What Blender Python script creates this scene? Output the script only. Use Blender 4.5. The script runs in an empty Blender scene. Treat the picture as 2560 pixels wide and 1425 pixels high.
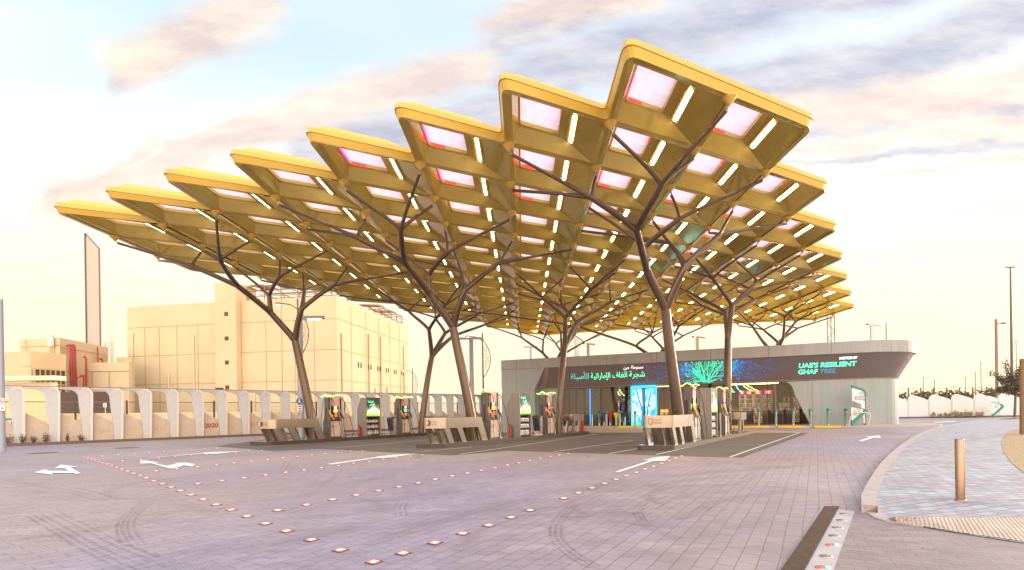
import bpy, math, random
from mathutils import Vector, Matrix
R = math.radians
random.seed(7)
S = bpy.context.scene
COL = S.collection

# ------------------------------------------------------------------ camera, sky, sun, exposure
F_, CX, HY, ROLL, EYE = 1209.0, 1280.0, 1030.0, 0.0146, 1.3
cd = bpy.data.cameras.new('camera'); cam = bpy.data.objects.new('camera', cd); COL.objects.link(cam)
cam.location = (0, 0, EYE); cam.rotation_mode = 'XYZ'
cam.matrix_world = Matrix.Translation((0, 0, EYE)) @ Matrix.Rotation(R(90), 4, 'X') @ Matrix.Rotation(-ROLL, 4, 'Z')
cd.sensor_width = 36; cd.lens = F_ / 2560 * 36; cd.shift_y = (HY - 712.5) / 2560
cd.clip_start = 0.05; cd.clip_end = 3000
S.camera = cam

CLOUD = (2.2, 5.4, 0)
SUN_EL, SUN_AZ = R(12), R(66)          # azimuth clockwise from +Y
w = bpy.data.worlds.new('World'); S.world = w; w.use_nodes = True
nt = w.node_tree; nt.nodes.clear()
N = nt.nodes.new; L = nt.links.new
def vmath(op, *a):
    n = N('ShaderNodeMath'); n.operation = op
    for k, v in enumerate(a):
        if isinstance(v, (int, float)): n.inputs[k].default_value = v
        else: L(v, n.inputs[k])
    return n.outputs[0]
def wramp(fac, stops):
    n = N('ShaderNodeValToRGB'); el = n.color_ramp.elements
    while len(el) < len(stops): el.new(0.5)
    for e, (p, c) in zip(el, stops): e.position = p; e.color = (*c, 1)
    L(fac, n.inputs[0]); return n.outputs[0]
def wmix(f, a, b):
    n = N('ShaderNodeMix'); n.data_type = 'RGBA'; n.clamp_factor = True
    if isinstance(f, (int, float)): n.inputs[0].default_value = f
    else: L(f, n.inputs[0])
    for s, v in ((n.inputs[6], a), (n.inputs[7], b)):
        if isinstance(v, tuple): s.default_value = (*v, 1)
        else: L(v, s)
    return n.outputs[2]
tc = N('ShaderNodeTexCoord'); sep = N('ShaderNodeSeparateXYZ'); L(tc.outputs['Generated'], sep.inputs[0])
dx, dy, dz = sep.outputs
el_ = vmath('MAXIMUM', dz, 0.0)
az_ = dx                                               # right is +, left is -
base = wramp(el_, [(0.0, (.78, .66, .50)), (.09, (.80, .735, .52)), (.20, (.82, .77, .58)), (.33, (.66, .76, .78)), (.46, (.52, .68, .74)), (.60, (.33, .52, .67)), (1.0, (.16, .34, .60))])
warm = wramp(vmath('ADD', vmath('MULTIPLY', dx, 0.5), 0.5), [(0.0, (.94, 1.03, 1.02)), (.5, (1.0, .98, .96)), (1.0, (1.10, .90, .84))])
mm = N('ShaderNodeMix'); mm.data_type = 'RGBA'; mm.blend_type = 'MULTIPLY'; mm.inputs[0].default_value = 1
L(base, mm.inputs[6]); L(warm, mm.inputs[7]); base = mm.outputs[2]
den = vmath('ADD', el_, 0.09)
cv = N('ShaderNodeCombineXYZ'); L(vmath('DIVIDE', dx, den), cv.inputs[0]); L(vmath('DIVIDE', dy, den), cv.inputs[1])
mp = N('ShaderNodeMapping'); L(cv.outputs[0], mp.inputs[0]); mp.inputs['Rotation'].default_value = (0, 0, R(24)); mp.inputs['Scale'].default_value = (0.30, 1.0, 1); mp.inputs['Location'].default_value = CLOUD
def wnoise(sc, det, rough, dist, off=(0, 0, 0)):
    m2 = N('ShaderNodeVectorMath'); m2.operation = 'ADD'; L(mp.outputs[0], m2.inputs[0]); m2.inputs[1].default_value = off
    n = N('ShaderNodeTexNoise'); L(m2.outputs[0], n.inputs['Vector']); n.inputs['Scale'].default_value = sc; n.inputs['Detail'].default_value = det
    n.inputs['Roughness'].default_value = rough; n.inputs['Distortion'].default_value = dist; return n.outputs[0]
n1 = wnoise(1.0, 8, 0.58, 0.35); n2 = wnoise(1.1, 6, 0.6, 0.4, (5.3, 9.1, 2)); n3 = wnoise(0.55, 4, 0.5, 0.2, (1, 4, 7))
# banks of sunset cloud, laid out by bearing and height above the horizon
iy = vmath('DIVIDE', 1.0, vmath('MAXIMUM', dy, 0.05)); uv = N('ShaderNodeCombineXYZ'); L(vmath('MULTIPLY', dx, iy), uv.inputs[0]); L(vmath('MULTIPLY', dz, iy), uv.inputs[1])
def vv(op, a, b=None):
    n = N('ShaderNodeVectorMath'); n.operation = op
    for k_, q in enumerate((a, b)):
        if q is None: continue
        if isinstance(q, tuple): n.inputs[k_].default_value = q
        else: L(q, n.inputs[k_])
    return n
sm = N('ShaderNodeMapping'); L(uv.outputs[0], sm.inputs[0]); sm.inputs['Rotation'].default_value = (0, 0, R(-17)); sm.inputs['Scale'].default_value = (1.0, 3.2, 1)
def un(sc, det, ro, out='Fac', off=(0, 0, 0), src=None):
    a = vv('ADD', (src or sm).outputs[0], off); n = N('ShaderNodeTexNoise'); L(a.outputs[0], n.inputs['Vector']); n.inputs['Scale'].default_value = sc; n.inputs['Detail'].default_value = det; n.inputs['Roughness'].default_value = ro; return n.outputs[out]
wob = vv('SUBTRACT', un(2.6, 5, .6, 'Color', (3, 1, 0), uv), (.5, .5, .5)); wb = vv('MULTIPLY', wob.outputs[0], (.16, .12, 0)); P0 = vv('ADD', uv.outputs[0], wb.outputs[0]).outputs[0]
wisp = un(2.4, 8, .62); wisp2 = un(5.0, 6, .6, 'Fac', (7, 3, 0))
def bank(a, b_, w_, st):
    d = (b_[0] - a[0], b_[1] - a[1], 0); l2 = d[0] ** 2 + d[1] ** 2; pa = vv('SUBTRACT', P0, (a[0], a[1], 0)).outputs[0]
    t = vmath('MINIMUM', vmath('MAXIMUM', vmath('DIVIDE', vv('DOT_PRODUCT', pa, d).outputs['Value'], l2), 0.0), 1.0)
    sc = N('ShaderNodeVectorMath'); sc.operation = 'SCALE'; sc.inputs[0].default_value = d; L(t, sc.inputs['Scale'])
    dist = vv('LENGTH', vv('SUBTRACT', pa, sc.outputs[0]).outputs[0]).outputs['Value']
    q = vmath('MAXIMUM', vmath('SUBTRACT', 1.0, vmath('DIVIDE', dist, w_)), 0.0)
    return vmath('MULTIPLY', q, st)
def banks(lst):
    acc = None
    for b_ in lst: q = bank(*b_); acc = q if acc is None else vmath('MAXIMUM', acc, q)
    tex = vmath('ADD', vmath('MULTIPLY', acc, 1.5), vmath('MULTIPLY', vmath('SUBTRACT', wisp, .5), 2.2)); tex = vmath('ADD', tex, vmath('MULTIPLY', vmath('SUBTRACT', wisp2, .5), .8))
    gate = wramp(acc, [(.02, (0, 0, 0)), (.30, (1, 1, 1))]); return vmath('MULTIPLY', wramp(tex, [(.20, (0, 0, 0)), (.75, (.55, .55, .55)), (1.35, (1, 1, 1))]), gate)
peach = banks([((-.95, .44), (-.08, .72), .085, 1.0), ((-.78, .72), (-.52, .84), .11, 1.0), ((-.05, .82), (.30, .88), .07, .9), ((.56, .60), (1.12, .68), .075, 1.0), ((.50, .52), (1.15, .60), .05, .9), ((.78, .47), (1.1, .52), .03, .7), ((-.84, .50), (-.74, .56), .05, .8), ((.9, .40), (1.15, .41), .02, .5)])
lav = banks([((-.42, .53), (.10, .66), .10, 1.0), ((-.80, .69), (-.62, .77), .06, .8), ((.0, .68), (.90, .93), .12, 1.0), ((.30, .62), (1.15, .80), .09, 1.0), ((.60, .57), (1.15, .63), .04, .9), ((-.02, .78), (.5, .95), .08, .9), ((.55, .50), (1.1, .55), .03, .8), ((-.60, .45), (-.35, .52), .04, .6)])
white = wramp(n3, [(.28, (0, 0, 0)), (.44, (1, 1, 1))])
hi = wmix(vmath('MULTIPLY', white, wramp(el_, [(.38, (1, 1, 1)), (.58, (.45, .45, .45))])), base, wramp(el_, [(0, (.82, .68, .48)), (.15, (.84, .74, .53)), (.26, (.86, .79, .64)), (.36, (.90, .87, .82)), (.6, (.92, .93, .95))]))
fr0 = wramp(dy, [(.02, (0, 0, 0)), (.15, (1, 1, 1))])
col = wmix(vmath('MULTIPLY', vmath('MULTIPLY', lav, fr0), .92), hi, wmix(wramp(wisp2, [(.35, (0, 0, 0)), (.65, (1, 1, 1))]), (.38, .39, .485), (.62, .60, .63))); col = wmix(vmath('MULTIPLY', vmath('MULTIPLY', peach, fr0), .85), col, wmix(wramp(wisp2, [(.38, (0, 0, 0)), (.62, (1, 1, 1))]), (.66, .52, .46), (.86, .72, .58)))
# unseen half of the sky behind the photographer, boosted warm as added fill light
bk = N('ShaderNodeMix'); bk.data_type = 'RGBA'; bk.blend_type = 'MULTIPLY'; bk.inputs[0].default_value = 1; L(col, bk.inputs[6])
L(wramp(vmath('ADD', vmath('MULTIPLY', dy, -0.5), 0.5), [(.42, (1, 1, 1)), (.85, (3.3, 2.8, 2.4))]), bk.inputs[7]); col = bk.outputs[2]
sky = N('ShaderNodeTexSky'); sky.sky_type = 'NISHITA'; sky.sun_disc = False; sky.sun_elevation = SUN_EL; sky.sun_rotation = SUN_AZ
bg1 = N('ShaderNodeBackground'); L(sky.outputs[0], bg1.inputs[0]); bg1.inputs[1].default_value = 0.012
bg2 = N('ShaderNodeBackground'); L(col, bg2.inputs[0]); bg2.inputs[1].default_value = 0.92
ad = N('ShaderNodeAddShader'); L(bg1.outputs[0], ad.inputs[0]); L(bg2.outputs[0], ad.inputs[1])
wo = N('ShaderNodeOutputWorld'); L(ad.outputs[0], wo.inputs[0])
sd = bpy.data.lights.new('sun', 'SUN'); so = bpy.data.objects.new('sun', sd); COL.objects.link(so)
sd.energy = 2.0; sd.angle = R(14); sd.color = (1.0, .84, .62)
so.rotation_euler = (R(90) - SUN_EL, 0, -SUN_AZ + math.pi)
_d = Vector((math.sin(SUN_AZ) * math.cos(SUN_EL), math.cos(SUN_AZ) * math.cos(SUN_EL), math.sin(SUN_EL)))
so.rotation_euler = _d.to_track_quat('Z', 'Y').to_euler()
S.view_settings.view_transform = 'Standard'; S.view_settings.look = 'None'; S.view_settings.exposure = 0.55; S.view_settings.gamma = 1
S.cycles.use_denoising = True; S.cycles.max_bounces = 8; S.cycles.sample_clamp_indirect = 4.0

# ------------------------------------------------------------------ measuring the place
def _ray(x, y):
    c, s = math.cos(ROLL), math.sin(ROLL); a, b = x - CX, y - HY
    return (c * a - s * b) / F_, -(s * a + c * b) / F_
def G(x, y, z=0.0):
    a, b = _ray(x, y); Y = (z - EYE) / b; return Vector((a * Y, Y, z))
def A(x, y, Y):
    a, b = _ray(x, y); return Vector((a * Y, Y, EYE + b * Y))

# ------------------------------------------------------------------ mesh builder
class MB:
    def __init__(s): s.v = []; s.f = []; s.m = []; s.sm = []
    def face(s, pts, mi=0, sm=False):
        b = len(s.v); s.v += [tuple(p) for p in pts]; s.f.append(tuple(range(b, b + len(pts)))); s.m.append(mi); s.sm.append(sm)
    def mesh(s, vs, fs, mi=0, sm=False):
        b = len(s.v); s.v += [tuple(p) for p in vs]
        for f in fs: s.f.append(tuple(b + k for k in f)); s.m.append(mi); s.sm.append(sm)
    def box(s, c, d, mi=0, M=None, bev=0.0):
        x, y, z = (k / 2 for k in d); c = Vector(c)
        if bev > 0:
            prof = []
            for sx, sy in ((1, 1), (-1, 1), (-1, -1), (1, -1)):
                a = [(sx * x, sy * (y - bev)), (sx * (x - bev), sy * y)]
                if sx * sy < 0: a.reverse()
                prof += a
            s.prism([(p[0] + c.x, p[1] + c.y) for p in prof], c.z - z, c.z + z, mi, M=M); return
        vs = [Vector((i * x, j * y, k * z)) + c for k in (-1, 1) for j in (-1, 1) for i in (-1, 1)]
        if M: vs = [M @ v for v in vs]
        s.mesh(vs, [(0, 2, 3, 1), (4, 5, 7, 6), (0, 1, 5, 4), (2, 6, 7, 3), (0, 4, 6, 2), (1, 3, 7, 5)], mi)
    def prism(s, poly, z0, z1, mi=0, M=None, sm=False):
        n = len(poly); vs = [Vector((p[0], p[1], z0)) for p in poly] + [Vector((p[0], p[1], z1)) for p in poly]
        if M: vs = [M @ v for v in vs]
        s.mesh(vs, [(k, (k + 1) % n, n + (k + 1) % n, n + k) for k in range(n)], mi, sm)
        s.mesh(vs, [tuple(range(n))[::-1], tuple(range(n, 2 * n))], mi)
    def tube(s, pts, rad, n=8, mi=0, cap=True):
        pts = [Vector(p) for p in pts]; m = len(pts)
        if isinstance(rad, (int, float)): rad = [rad] * m
        up = None; rings = []
        for k in range(m):
            t = (pts[min(k + 1, m - 1)] - pts[max(k - 1, 0)]).normalized()
            if up is None:
                up = t.cross(Vector((0, 0, 1))) if abs(t.z) < .95 else t.cross(Vector((1, 0, 0)))
            up = (up - t * up.dot(t)).normalized(); w_ = t.cross(up)
            rings.append([pts[k] + (up * math.cos(a) + w_ * math.sin(a)) * rad[k] for a in (2 * math.pi * j / n for j in range(n))])
        vs = [p for r in rings for p in r]
        s.mesh(vs, [(k * n + j, k * n + (j + 1) % n, (k + 1) * n + (j + 1) % n, (k + 1) * n + j) for k in range(m - 1) for j in range(n)], mi, True)
        if cap: s.mesh(vs, [tuple(range(n))[::-1], tuple((m - 1) * n + j for j in range(n))], mi)
    def lathe(s, prof, c=(0, 0, 0), n=16, mi=0, sm=True):
        c = Vector(c); vs = [Vector((r * math.cos(a), r * math.sin(a), z)) + c for r, z in prof for a in (2 * math.pi * j / n for j in range(n))]
        s.mesh(vs, [(k * n + j, k * n + (j + 1) % n, (k + 1) * n + (j + 1) % n, (k + 1) * n + j) for k in range(len(prof) - 1) for j in range(n)], mi, sm)
        for k in (0, len(prof) - 1):
            if prof[k][0] > 1e-4: s.mesh(vs, [tuple(k * n + j for j in range(n))], mi)
    def data(s, name, mats):
        me = bpy.data.meshes.new(name); me.from_pydata(s.v, [], s.f); me.validate()
        for m in (mats if isinstance(mats, (list, tuple)) else [mats]): me.materials.append(m)
        if len(me.polygons) == len(s.m):
            me.polygons.foreach_set('material_index', s.m); me.polygons.foreach_set('use_smooth', s.sm)
        me.update(); return me
    def build(s, name, mats, parent=None, loc=None):
        o = bpy.data.objects.new(name, s.data(name, mats)); COL.objects.link(o)
        if parent: o.parent = parent
        if loc is not None: o.location = loc
        return o
def tag(o, label=None, cat=None, group=None, kind=None):
    if label: o['label'] = label
    if cat: o['category'] = cat
    if group: o['group'] = group
    if kind: o['kind'] = kind
    return o
def thing(name, label, cat, loc=(0, 0, 0), rz=0.0, group=None):
    o = bpy.data.objects.new(name, None); COL.objects.link(o); o.location = loc; o.rotation_euler = (0, 0, rz); o.empty_display_size = .2
    return tag(o, label, cat, group)
def obj(name, me, parent=None, loc=None):
    o = bpy.data.objects.new(name, me); COL.objects.link(o)
    if parent: o.parent = parent
    if loc is not None: o.location = loc
    return o
def kids(o): return [c for c in list(COL.objects) if c.parent == o]
def dup(o, parent=None, allk=None):
    allk = allk or {}
    c = o.copy(); COL.objects.link(c)
    if parent: c.parent = parent
    for ch in kids(o): dup(ch, c)
    return c

# ------------------------------------------------------------------ materials
MATS = {}
def mat(name, col, rough=.6, metal=0.0, emit=None, es=0.0, noise=0.0, nscale=8.0, spec=None, bump=0.0, stretch=None, trans=0.0, alpha=None, coat=0.0):
    if name in MATS: return MATS[name]
    m = bpy.data.materials.new(name); m.use_nodes = True; t = m.node_tree; b = t.nodes['Principled BSDF']
    b.inputs['Base Color'].default_value = (*col, 1); b.inputs['Roughness'].default_value = rough; b.inputs['Metallic'].default_value = metal
    if coat: b.inputs['Coat Weight'].default_value = coat
    if spec is not None: b.inputs['Specular IOR Level'].default_value = spec
    if emit: b.inputs['Emission Color'].default_value = (*emit, 1); b.inputs['Emission Strength'].default_value = es
    if trans: b.inputs['Transmission Weight'].default_value = trans
    if noise or bump:
        g = t.nodes.new('ShaderNodeTexCoord'); mp_ = t.nodes.new('ShaderNodeMapping'); t.links.new(g.outputs['Object'], mp_.inputs[0])
        if stretch: mp_.inputs['Scale'].default_value = stretch
        n = t.nodes.new('ShaderNodeTexNoise'); n.inputs['Scale'].default_value = nscale; n.inputs['Detail'].default_value = 6; n.inputs['Roughness'].default_value = .6
        t.links.new(mp_.outputs[0], n.inputs['Vector'])
        if noise:
            r = t.nodes.new('ShaderNodeValToRGB'); r.color_ramp.elements[0].position = .3; r.color_ramp.elements[1].position = .7
            r.color_ramp.elements[0].color = (*[max(0, c * (1 - noise)) for c in col], 1); r.color_ramp.elements[1].color = (*[min(1, c * (1 + noise)) for c in col], 1)
            t.links.new(n.outputs[0], r.inputs[0]); t.links.new(r.outputs[0], b.inputs['Base Color'])
            mr = t.nodes.new('ShaderNodeMapRange'); mr.inputs[3].default_value = max(.02, rough - .08); mr.inputs[4].default_value = min(1, rough + .08)
            t.links.new(n.outputs[0], mr.inputs[0]); t.links.new(mr.outputs[0], b.inputs['Roughness'])
        if bump:
            bp = t.nodes.new('ShaderNodeBump'); bp.inputs['Strength'].default_value = bump; bp.inputs['Distance'].default_value = .02
            t.links.new(n.outputs[0], bp.inputs['Height']); t.links.new(bp.outputs[0], b.inputs['Normal'])
    MATS[name] = m; return m
def emis(name, col, st): return mat(name, col, .5, emit=col, es=st)

gold = mat('gold paint', (.70, .52, .12), .14, .36, noise=.12, nscale=1.1, coat=.4)
fasc = mat('yellow fascia paint', (.62, .40, .06), .38, .15, noise=.05, nscale=.8, coat=.3)
roofm = mat('gold roof coating', (.66, .47, .10), .45, .1)
bronze = mat('bronze column paint', (.125, .080, .058), .30, .45, noise=.22, nscale=1.2, stretch=(1, 1, .35), coat=.3)
steel = mat('brushed stainless steel', (.46, .40, .35), .26, .92)
steel_dark = mat('dark steel', (.10, .075, .07), .45, .3, noise=.2, nscale=6)
white_l = emis('warm white tube light', (1.0, .90, .66), 9.0)
red_l = emis('red led light', (1.0, .03, .02), 2.4)
pink_l = emis('magenta led light', (1.0, .02, .28), 4.5)
cream = mat('cream enamel panel', (.66, .52, .42), .4, noise=.05)
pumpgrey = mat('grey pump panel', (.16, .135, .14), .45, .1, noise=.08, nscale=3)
pink = mat('pink glazed header', (.72, .42, .42), .35)
blackm = mat('black rubber', (.02, .017, .017), .5)
darkp = mat('dark display plastic', (.05, .035, .035), .3)
yel = mat('yellow nozzle plastic', (.75, .38, .03), .4)
grn = mat('green nozzle plastic', (.03, .16, .10), .4)
redp = mat('red painted metal', (.50, .03, .03), .35)
whitep = mat('white paint', (.80, .79, .80), .6, noise=.05, nscale=30)
wallw = mat('white moulded concrete', (.56, .55, .57), .65, noise=.05, nscale=2)
wallb = mat('warm moulded concrete', (.62, .50, .41), .8, noise=.10, nscale=2.5, bump=.15)
teal = mat('teal paint', (.03, .30, .25), .45)
beige = mat('beige cladding', (.66, .52, .33), .85, noise=.07, nscale=.22)
beige2 = mat('pale yellow cladding', (.69, .51, .31), .85, noise=.05, nscale=.25)
joint = mat('panel joint', (.46, .30, .18), .9)
brown = mat('brown louvre', (.10, .06, .045), .7)
postgrey = mat('blue grey post paint', (.36, .38, .48), .5, .2)
dkpost = mat('brown pole paint', (.16, .10, .08), .5, .2)
glassm = mat('shop glass', (1, 1, 1), .02, trans=1.0)
def glass_mat():
    m = bpy.data.materials.new('clear glazing'); m.use_nodes = True; t = m.node_tree; t.nodes.clear()
    o = t.nodes.new('ShaderNodeOutputMaterial'); mx = t.nodes.new('ShaderNodeMixShader'); tr = t.nodes.new('ShaderNodeBsdfTransparent'); gl = t.nodes.new('ShaderNodeBsdfGlossy'); fr = t.nodes.new('ShaderNodeFresnel')
    fr.inputs[0].default_value = 1.5; tr.inputs[0].default_value = (.86, .86, .86, 1); gl.inputs['Roughness'].default_value = .02
    t.links.new(fr.outputs[0], mx.inputs[0]); t.links.new(tr.outputs[0], mx.inputs[1]); t.links.new(gl.outputs[0], mx.inputs[2]); t.links.new(mx.outputs[0], o.inputs[0]); return m
glz = glass_mat()
def skylight_mat():
    m = bpy.data.materials.new('translucent foil'); m.use_nodes = True; t = m.node_tree; t.nodes.clear()
    o = t.nodes.new('ShaderNodeOutputMaterial'); mx = t.nodes.new('ShaderNodeMixShader'); tr = t.nodes.new('ShaderNodeBsdfTranslucent'); df = t.nodes.new('ShaderNodeBsdfPrincipled')
    g = t.nodes.new('ShaderNodeTexCoord'); n = t.nodes.new('ShaderNodeTexNoise'); n.inputs['Scale'].default_value = 2.2; n.inputs['Detail'].default_value = 3; n.inputs['Distortion'].default_value = 1.5
    t.links.new(g.outputs['Object'], n.inputs['Vector']); r = t.nodes.new('ShaderNodeValToRGB'); r.color_ramp.elements[0].color = (.80, .58, .70, 1); r.color_ramp.elements[1].color = (.90, .72, .82, 1)
    r.color_ramp.elements[0].position = .35; r.color_ramp.elements[1].position = .65
    t.links.new(n.outputs[0], r.inputs[0]); t.links.new(r.outputs[0], tr.inputs[0]); df.inputs['Base Color'].default_value = (.7, .6, .66, 1); df.inputs['Roughness'].default_value = .15
    mx.inputs[0].default_value = .15; t.links.new(tr.outputs[0], mx.inputs[1]); t.links.new(df.outputs[0], mx.inputs[2]); t.links.new(mx.outputs[0], o.inputs[0]); return m
foil = skylight_mat()

def nodes(m): return m.node_tree
class NT:
    """small helper for procedural surfaces"""
    def __init__(s, name, rough=.7):
        s.m = bpy.data.materials.new(name); s.m.use_nodes = True; s.t = s.m.node_tree; s.b = s.t.nodes['Principled BSDF']; s.b.inputs['Roughness'].default_value = rough
    def n(s, k, **kw):
        x = s.t.nodes.new(k)
        for a, b in kw.items():
            if a.startswith('i_'): x.inputs[a[2:].replace('_', ' ')].default_value = b
            else: setattr(x, a, b)
        return x
    def l(s, a, b): s.t.links.new(a, b)
    def math(s, op, *a):
        x = s.n('ShaderNodeMath', operation=op)
        for k, v in enumerate(a):
            if isinstance(v, (int, float)): x.inputs[k].default_value = v
            else: s.l(v, x.inputs[k])
        return x.outputs[0]
    def ramp(s, f, stops):
        x = s.n('ShaderNodeValToRGB'); el = x.color_ramp.elements
        while len(el) < len(stops): el.new(.5)
        for e, (p, c) in zip(el, stops): e.position = p; e.color = (*c, 1) if len(c) == 3 else c
        s.l(f, x.inputs[0]); return x.outputs[0]
    def mix(s, f, a, b, bt='MIX'):
        x = s.n('ShaderNodeMix', data_type='RGBA', blend_type=bt)
        if isinstance(f, (int, float)): x.inputs[0].default_value = f
        else: s.l(f, x.inputs[0])
        for q, v in ((x.inputs[6], a), (x.inputs[7], b)):
            if isinstance(v, tuple): q.default_value = (*v, 1)
            else: s.l(v, q)
        return x.outputs[2]
    def coord(s, rot=0, scale=(1, 1, 1), which='Object', loc=(0, 0, 0)):
        g = s.n('ShaderNodeTexCoord'); m = s.n('ShaderNodeMapping'); s.l(g.outputs[which], m.inputs[0]); m.inputs['Rotation'].default_value = (0, 0, rot); m.inputs['Scale'].default_value = scale; m.inputs['Location'].default_value = loc
        return m.outputs[0]
    def noise(s, v, sc, det=5, rough=.6, dist=0.0):
        x = s.n('ShaderNodeTexNoise'); s.l(v, x.inputs['Vector']); x.inputs['Scale'].default_value = sc; x.inputs['Detail'].default_value = det; x.inputs['Roughness'].default_value = rough; x.inputs['Distortion'].default_value = dist; return x.outputs[0]

def paver(name, c1, c2, mortar, rot, bw, bh, msize=.006, patch=.18, off=.5, marks=False, squash=1.0, bumpy=.4):
    q = NT(name, .62); v = q.coord(rot)
    wob = q.n('ShaderNodeTexNoise'); q.l(v, wob.inputs['Vector']); wob.inputs['Scale'].default_value = .7
    va = q.n('ShaderNodeVectorMath', operation='SCALE'); q.l(wob.outputs['Color'], va.inputs[0]); va.inputs['Scale'].default_value = .03
    vb = q.n('ShaderNodeVectorMath', operation='ADD'); q.l(v, vb.inputs[0]); q.l(va.outputs[0], vb.inputs[1]); v2 = vb.outputs[0]
    br = q.n('ShaderNodeTexBrick'); q.l(v2, br.inputs['Vector']); br.inputs['Scale'].default_value = 1; br.inputs['Brick Width'].default_value = bw; br.inputs['Row Height'].default_value = bh
    br.inputs['Mortar Size'].default_value = msize; br.inputs['Mortar Smooth'].default_value = .3; br.offset = off
    br.inputs['Color1'].default_value = (*c1, 1); br.inputs['Color2'].default_value = (*c2, 1); br.inputs['Mortar'].default_value = (*mortar, 1); br.inputs['Bias'].default_value = 0
    big = q.noise(v, .16, 7, .62, .8); tone = q.noise(q.coord(0, loc=(31, 7, 0)), .10, 4, .55, .5); fine = q.noise(v, 60, 3, .6); mid = q.noise(v, 2.3, 7, .7, .5)
    c = q.mix(1.0, br.outputs['Color'], q.ramp(big, [(.3, (1 - patch, 1 - patch, 1 - patch * .8)), (.7, (1 + patch * .6,) * 3)]), 'MULTIPLY')
    c = q.mix(1.0, c, q.ramp(mid, [(.3, (.86, .86, .87)), (.7, (1.10, 1.10, 1.09))]), 'MULTIPLY')
    c = q.mix(1.0, c, q.ramp(fine, [(.3, (.85,) * 3), (.7, (1.12,) * 3)]), 'MULTIPLY')
    c = q.mix(1.0, c, q.ramp(tone, [(.38, (.95, .94, 1.07)), (.58, (1.09, 1.01, .93))]), 'MULTIPLY')
    streak = q.noise(q.coord(rot, scale=(.25, 2.6, 1)), 3.2, 6, .7, .3); c = q.mix(1.0, c, q.ramp(streak, [(.35, (.88, .87, .88)), (.65, (1.09, 1.09, 1.09))]), 'MULTIPLY')
    if marks:
        # tyre arcs worn into the paving: thin rings round a few turning points
        vv = q.coord(0); acc = None
        for (mx_, my_, rad, wd, seed) in marks:
            sub = q.n('ShaderNodeVectorMath', operation='DISTANCE'); q.l(vv, sub.inputs[0]); sub.inputs[1].default_value = (mx_, my_, 0)
            d = q.math('ABSOLUTE', q.math('SUBTRACT', sub.outputs['Value'], rad))
            band = q.math('SUBTRACT', 1.0, q.math('MINIMUM', q.math('DIVIDE', d, wd), 1.0))
            st = q.math('GREATER_THAN', q.math('SINE', q.math('MULTIPLY', sub.outputs['Value'], 170.0)), -.3)
            ns = q.ramp(q.noise(q.coord(0, loc=(seed, 0, 0)), .45, 2), [(.48, (0, 0, 0)), (.60, (1, 1, 1))])
            b_ = q.math('MULTIPLY', q.math('MULTIPLY', band, st), ns)
            acc = b_ if acc is None else q.math('MAXIMUM', acc, b_)
        c = q.mix(q.math('MULTIPLY', acc, .5), c, (.12, .09, .09))
    q.l(c, q.b.inputs['Base Color'])
    bpn = q.n('ShaderNodeBump'); bpn.inputs['Strength'].default_value = bumpy; bpn.inputs['Distance'].default_value = .01
    hgt = q.math('ADD', q.math('SUBTRACT', 1.0, br.outputs['Fac']), q.math('MULTIPLY', fine, .25)); q.l(hgt, bpn.inputs['Height']); q.l(bpn.outputs[0], q.b.inputs['Normal'])
    rg = q.n('ShaderNodeMapRange'); q.l(mid, rg.inputs[0]); rg.inputs[3].default_value = .42; rg.inputs[4].default_value = .68; q.l(rg.outputs[0], q.b.inputs['Roughness'])
    return q.m

# ------------------------------------------------------------------ writing
AR = {'ش': (0xFEB5, 4), 'ج': (0xFE9D, 4), 'ر': (0xFEAD, 2), 'ة': (0xFE93, 2), 'ا': (0xFE8D, 2), 'ل': (0xFEDD, 4), 'غ': (0xFECD, 4), 'ف': (0xFED1, 4), 'إ': (0xFE87, 2), 'م': (0xFEE1, 4),
      'ت': (0xFE95, 4), 'ي': (0xFEF1, 4), 'أ': (0xFE83, 2), 'ص': (0xFEB9, 4), 'س': (0xFEB1, 4), 'و': (0xFEED, 2), 'ح': (0xFEA1, 4), 'ن': (0xFEE5, 4), 'ق': (0xFED5, 4), 'د': (0xFEA9, 2),
      'ك': (0xFED9, 4), 'ب': (0xFE8F, 4), 'خ': (0xFEA5, 4), 'ه': (0xFEE9, 4), 'ض': (0xFEBD, 4), 'ط': (0xFEC1, 4), 'ع': (0xFEC9, 4)}
def arabic(s):
    out = []; n = len(s)
    for i, ch in enumerate(s):
        if ch not in AR: out.append(ch); continue
        basecp, k = AR[ch]
        prev = i > 0 and s[i - 1] in AR and AR[s[i - 1]][1] == 4
        nxt = k == 4 and i + 1 < n and s[i + 1] in AR
        form = 3 if (prev and nxt) else 1 if prev else 2 if nxt else 0
        if ch == 'ة': form = 1
        out.append(chr(basecp + form))
    return ''.join(reversed(out))
def text(name, body, size, m, parent, M, ext=.004, align='LEFT', bold=0.0, sx=1.0):
    c = bpy.data.curves.new('lettering', 'FONT'); c.body = body; c.size = size; c.extrude = ext; c.align_x = align; c.offset = bold; c.resolution_u = 3
    o = bpy.data.objects.new('lettering', c); COL.objects.link(o); bpy.context.view_layer.update()
    me = bpy.data.meshes.new_from_object(o.evaluated_get(bpy.context.evaluated_depsgraph_get())); bpy.data.objects.remove(o)
    me.materials.clear(); me.materials.append(m)
    me.transform(M @ Matrix.Diagonal((sx, 1, 1, 1)))
    return obj(name, me, parent)
FRONT = Matrix.Rotation(R(90), 4, 'X')            # text standing up, read from -Y

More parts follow.
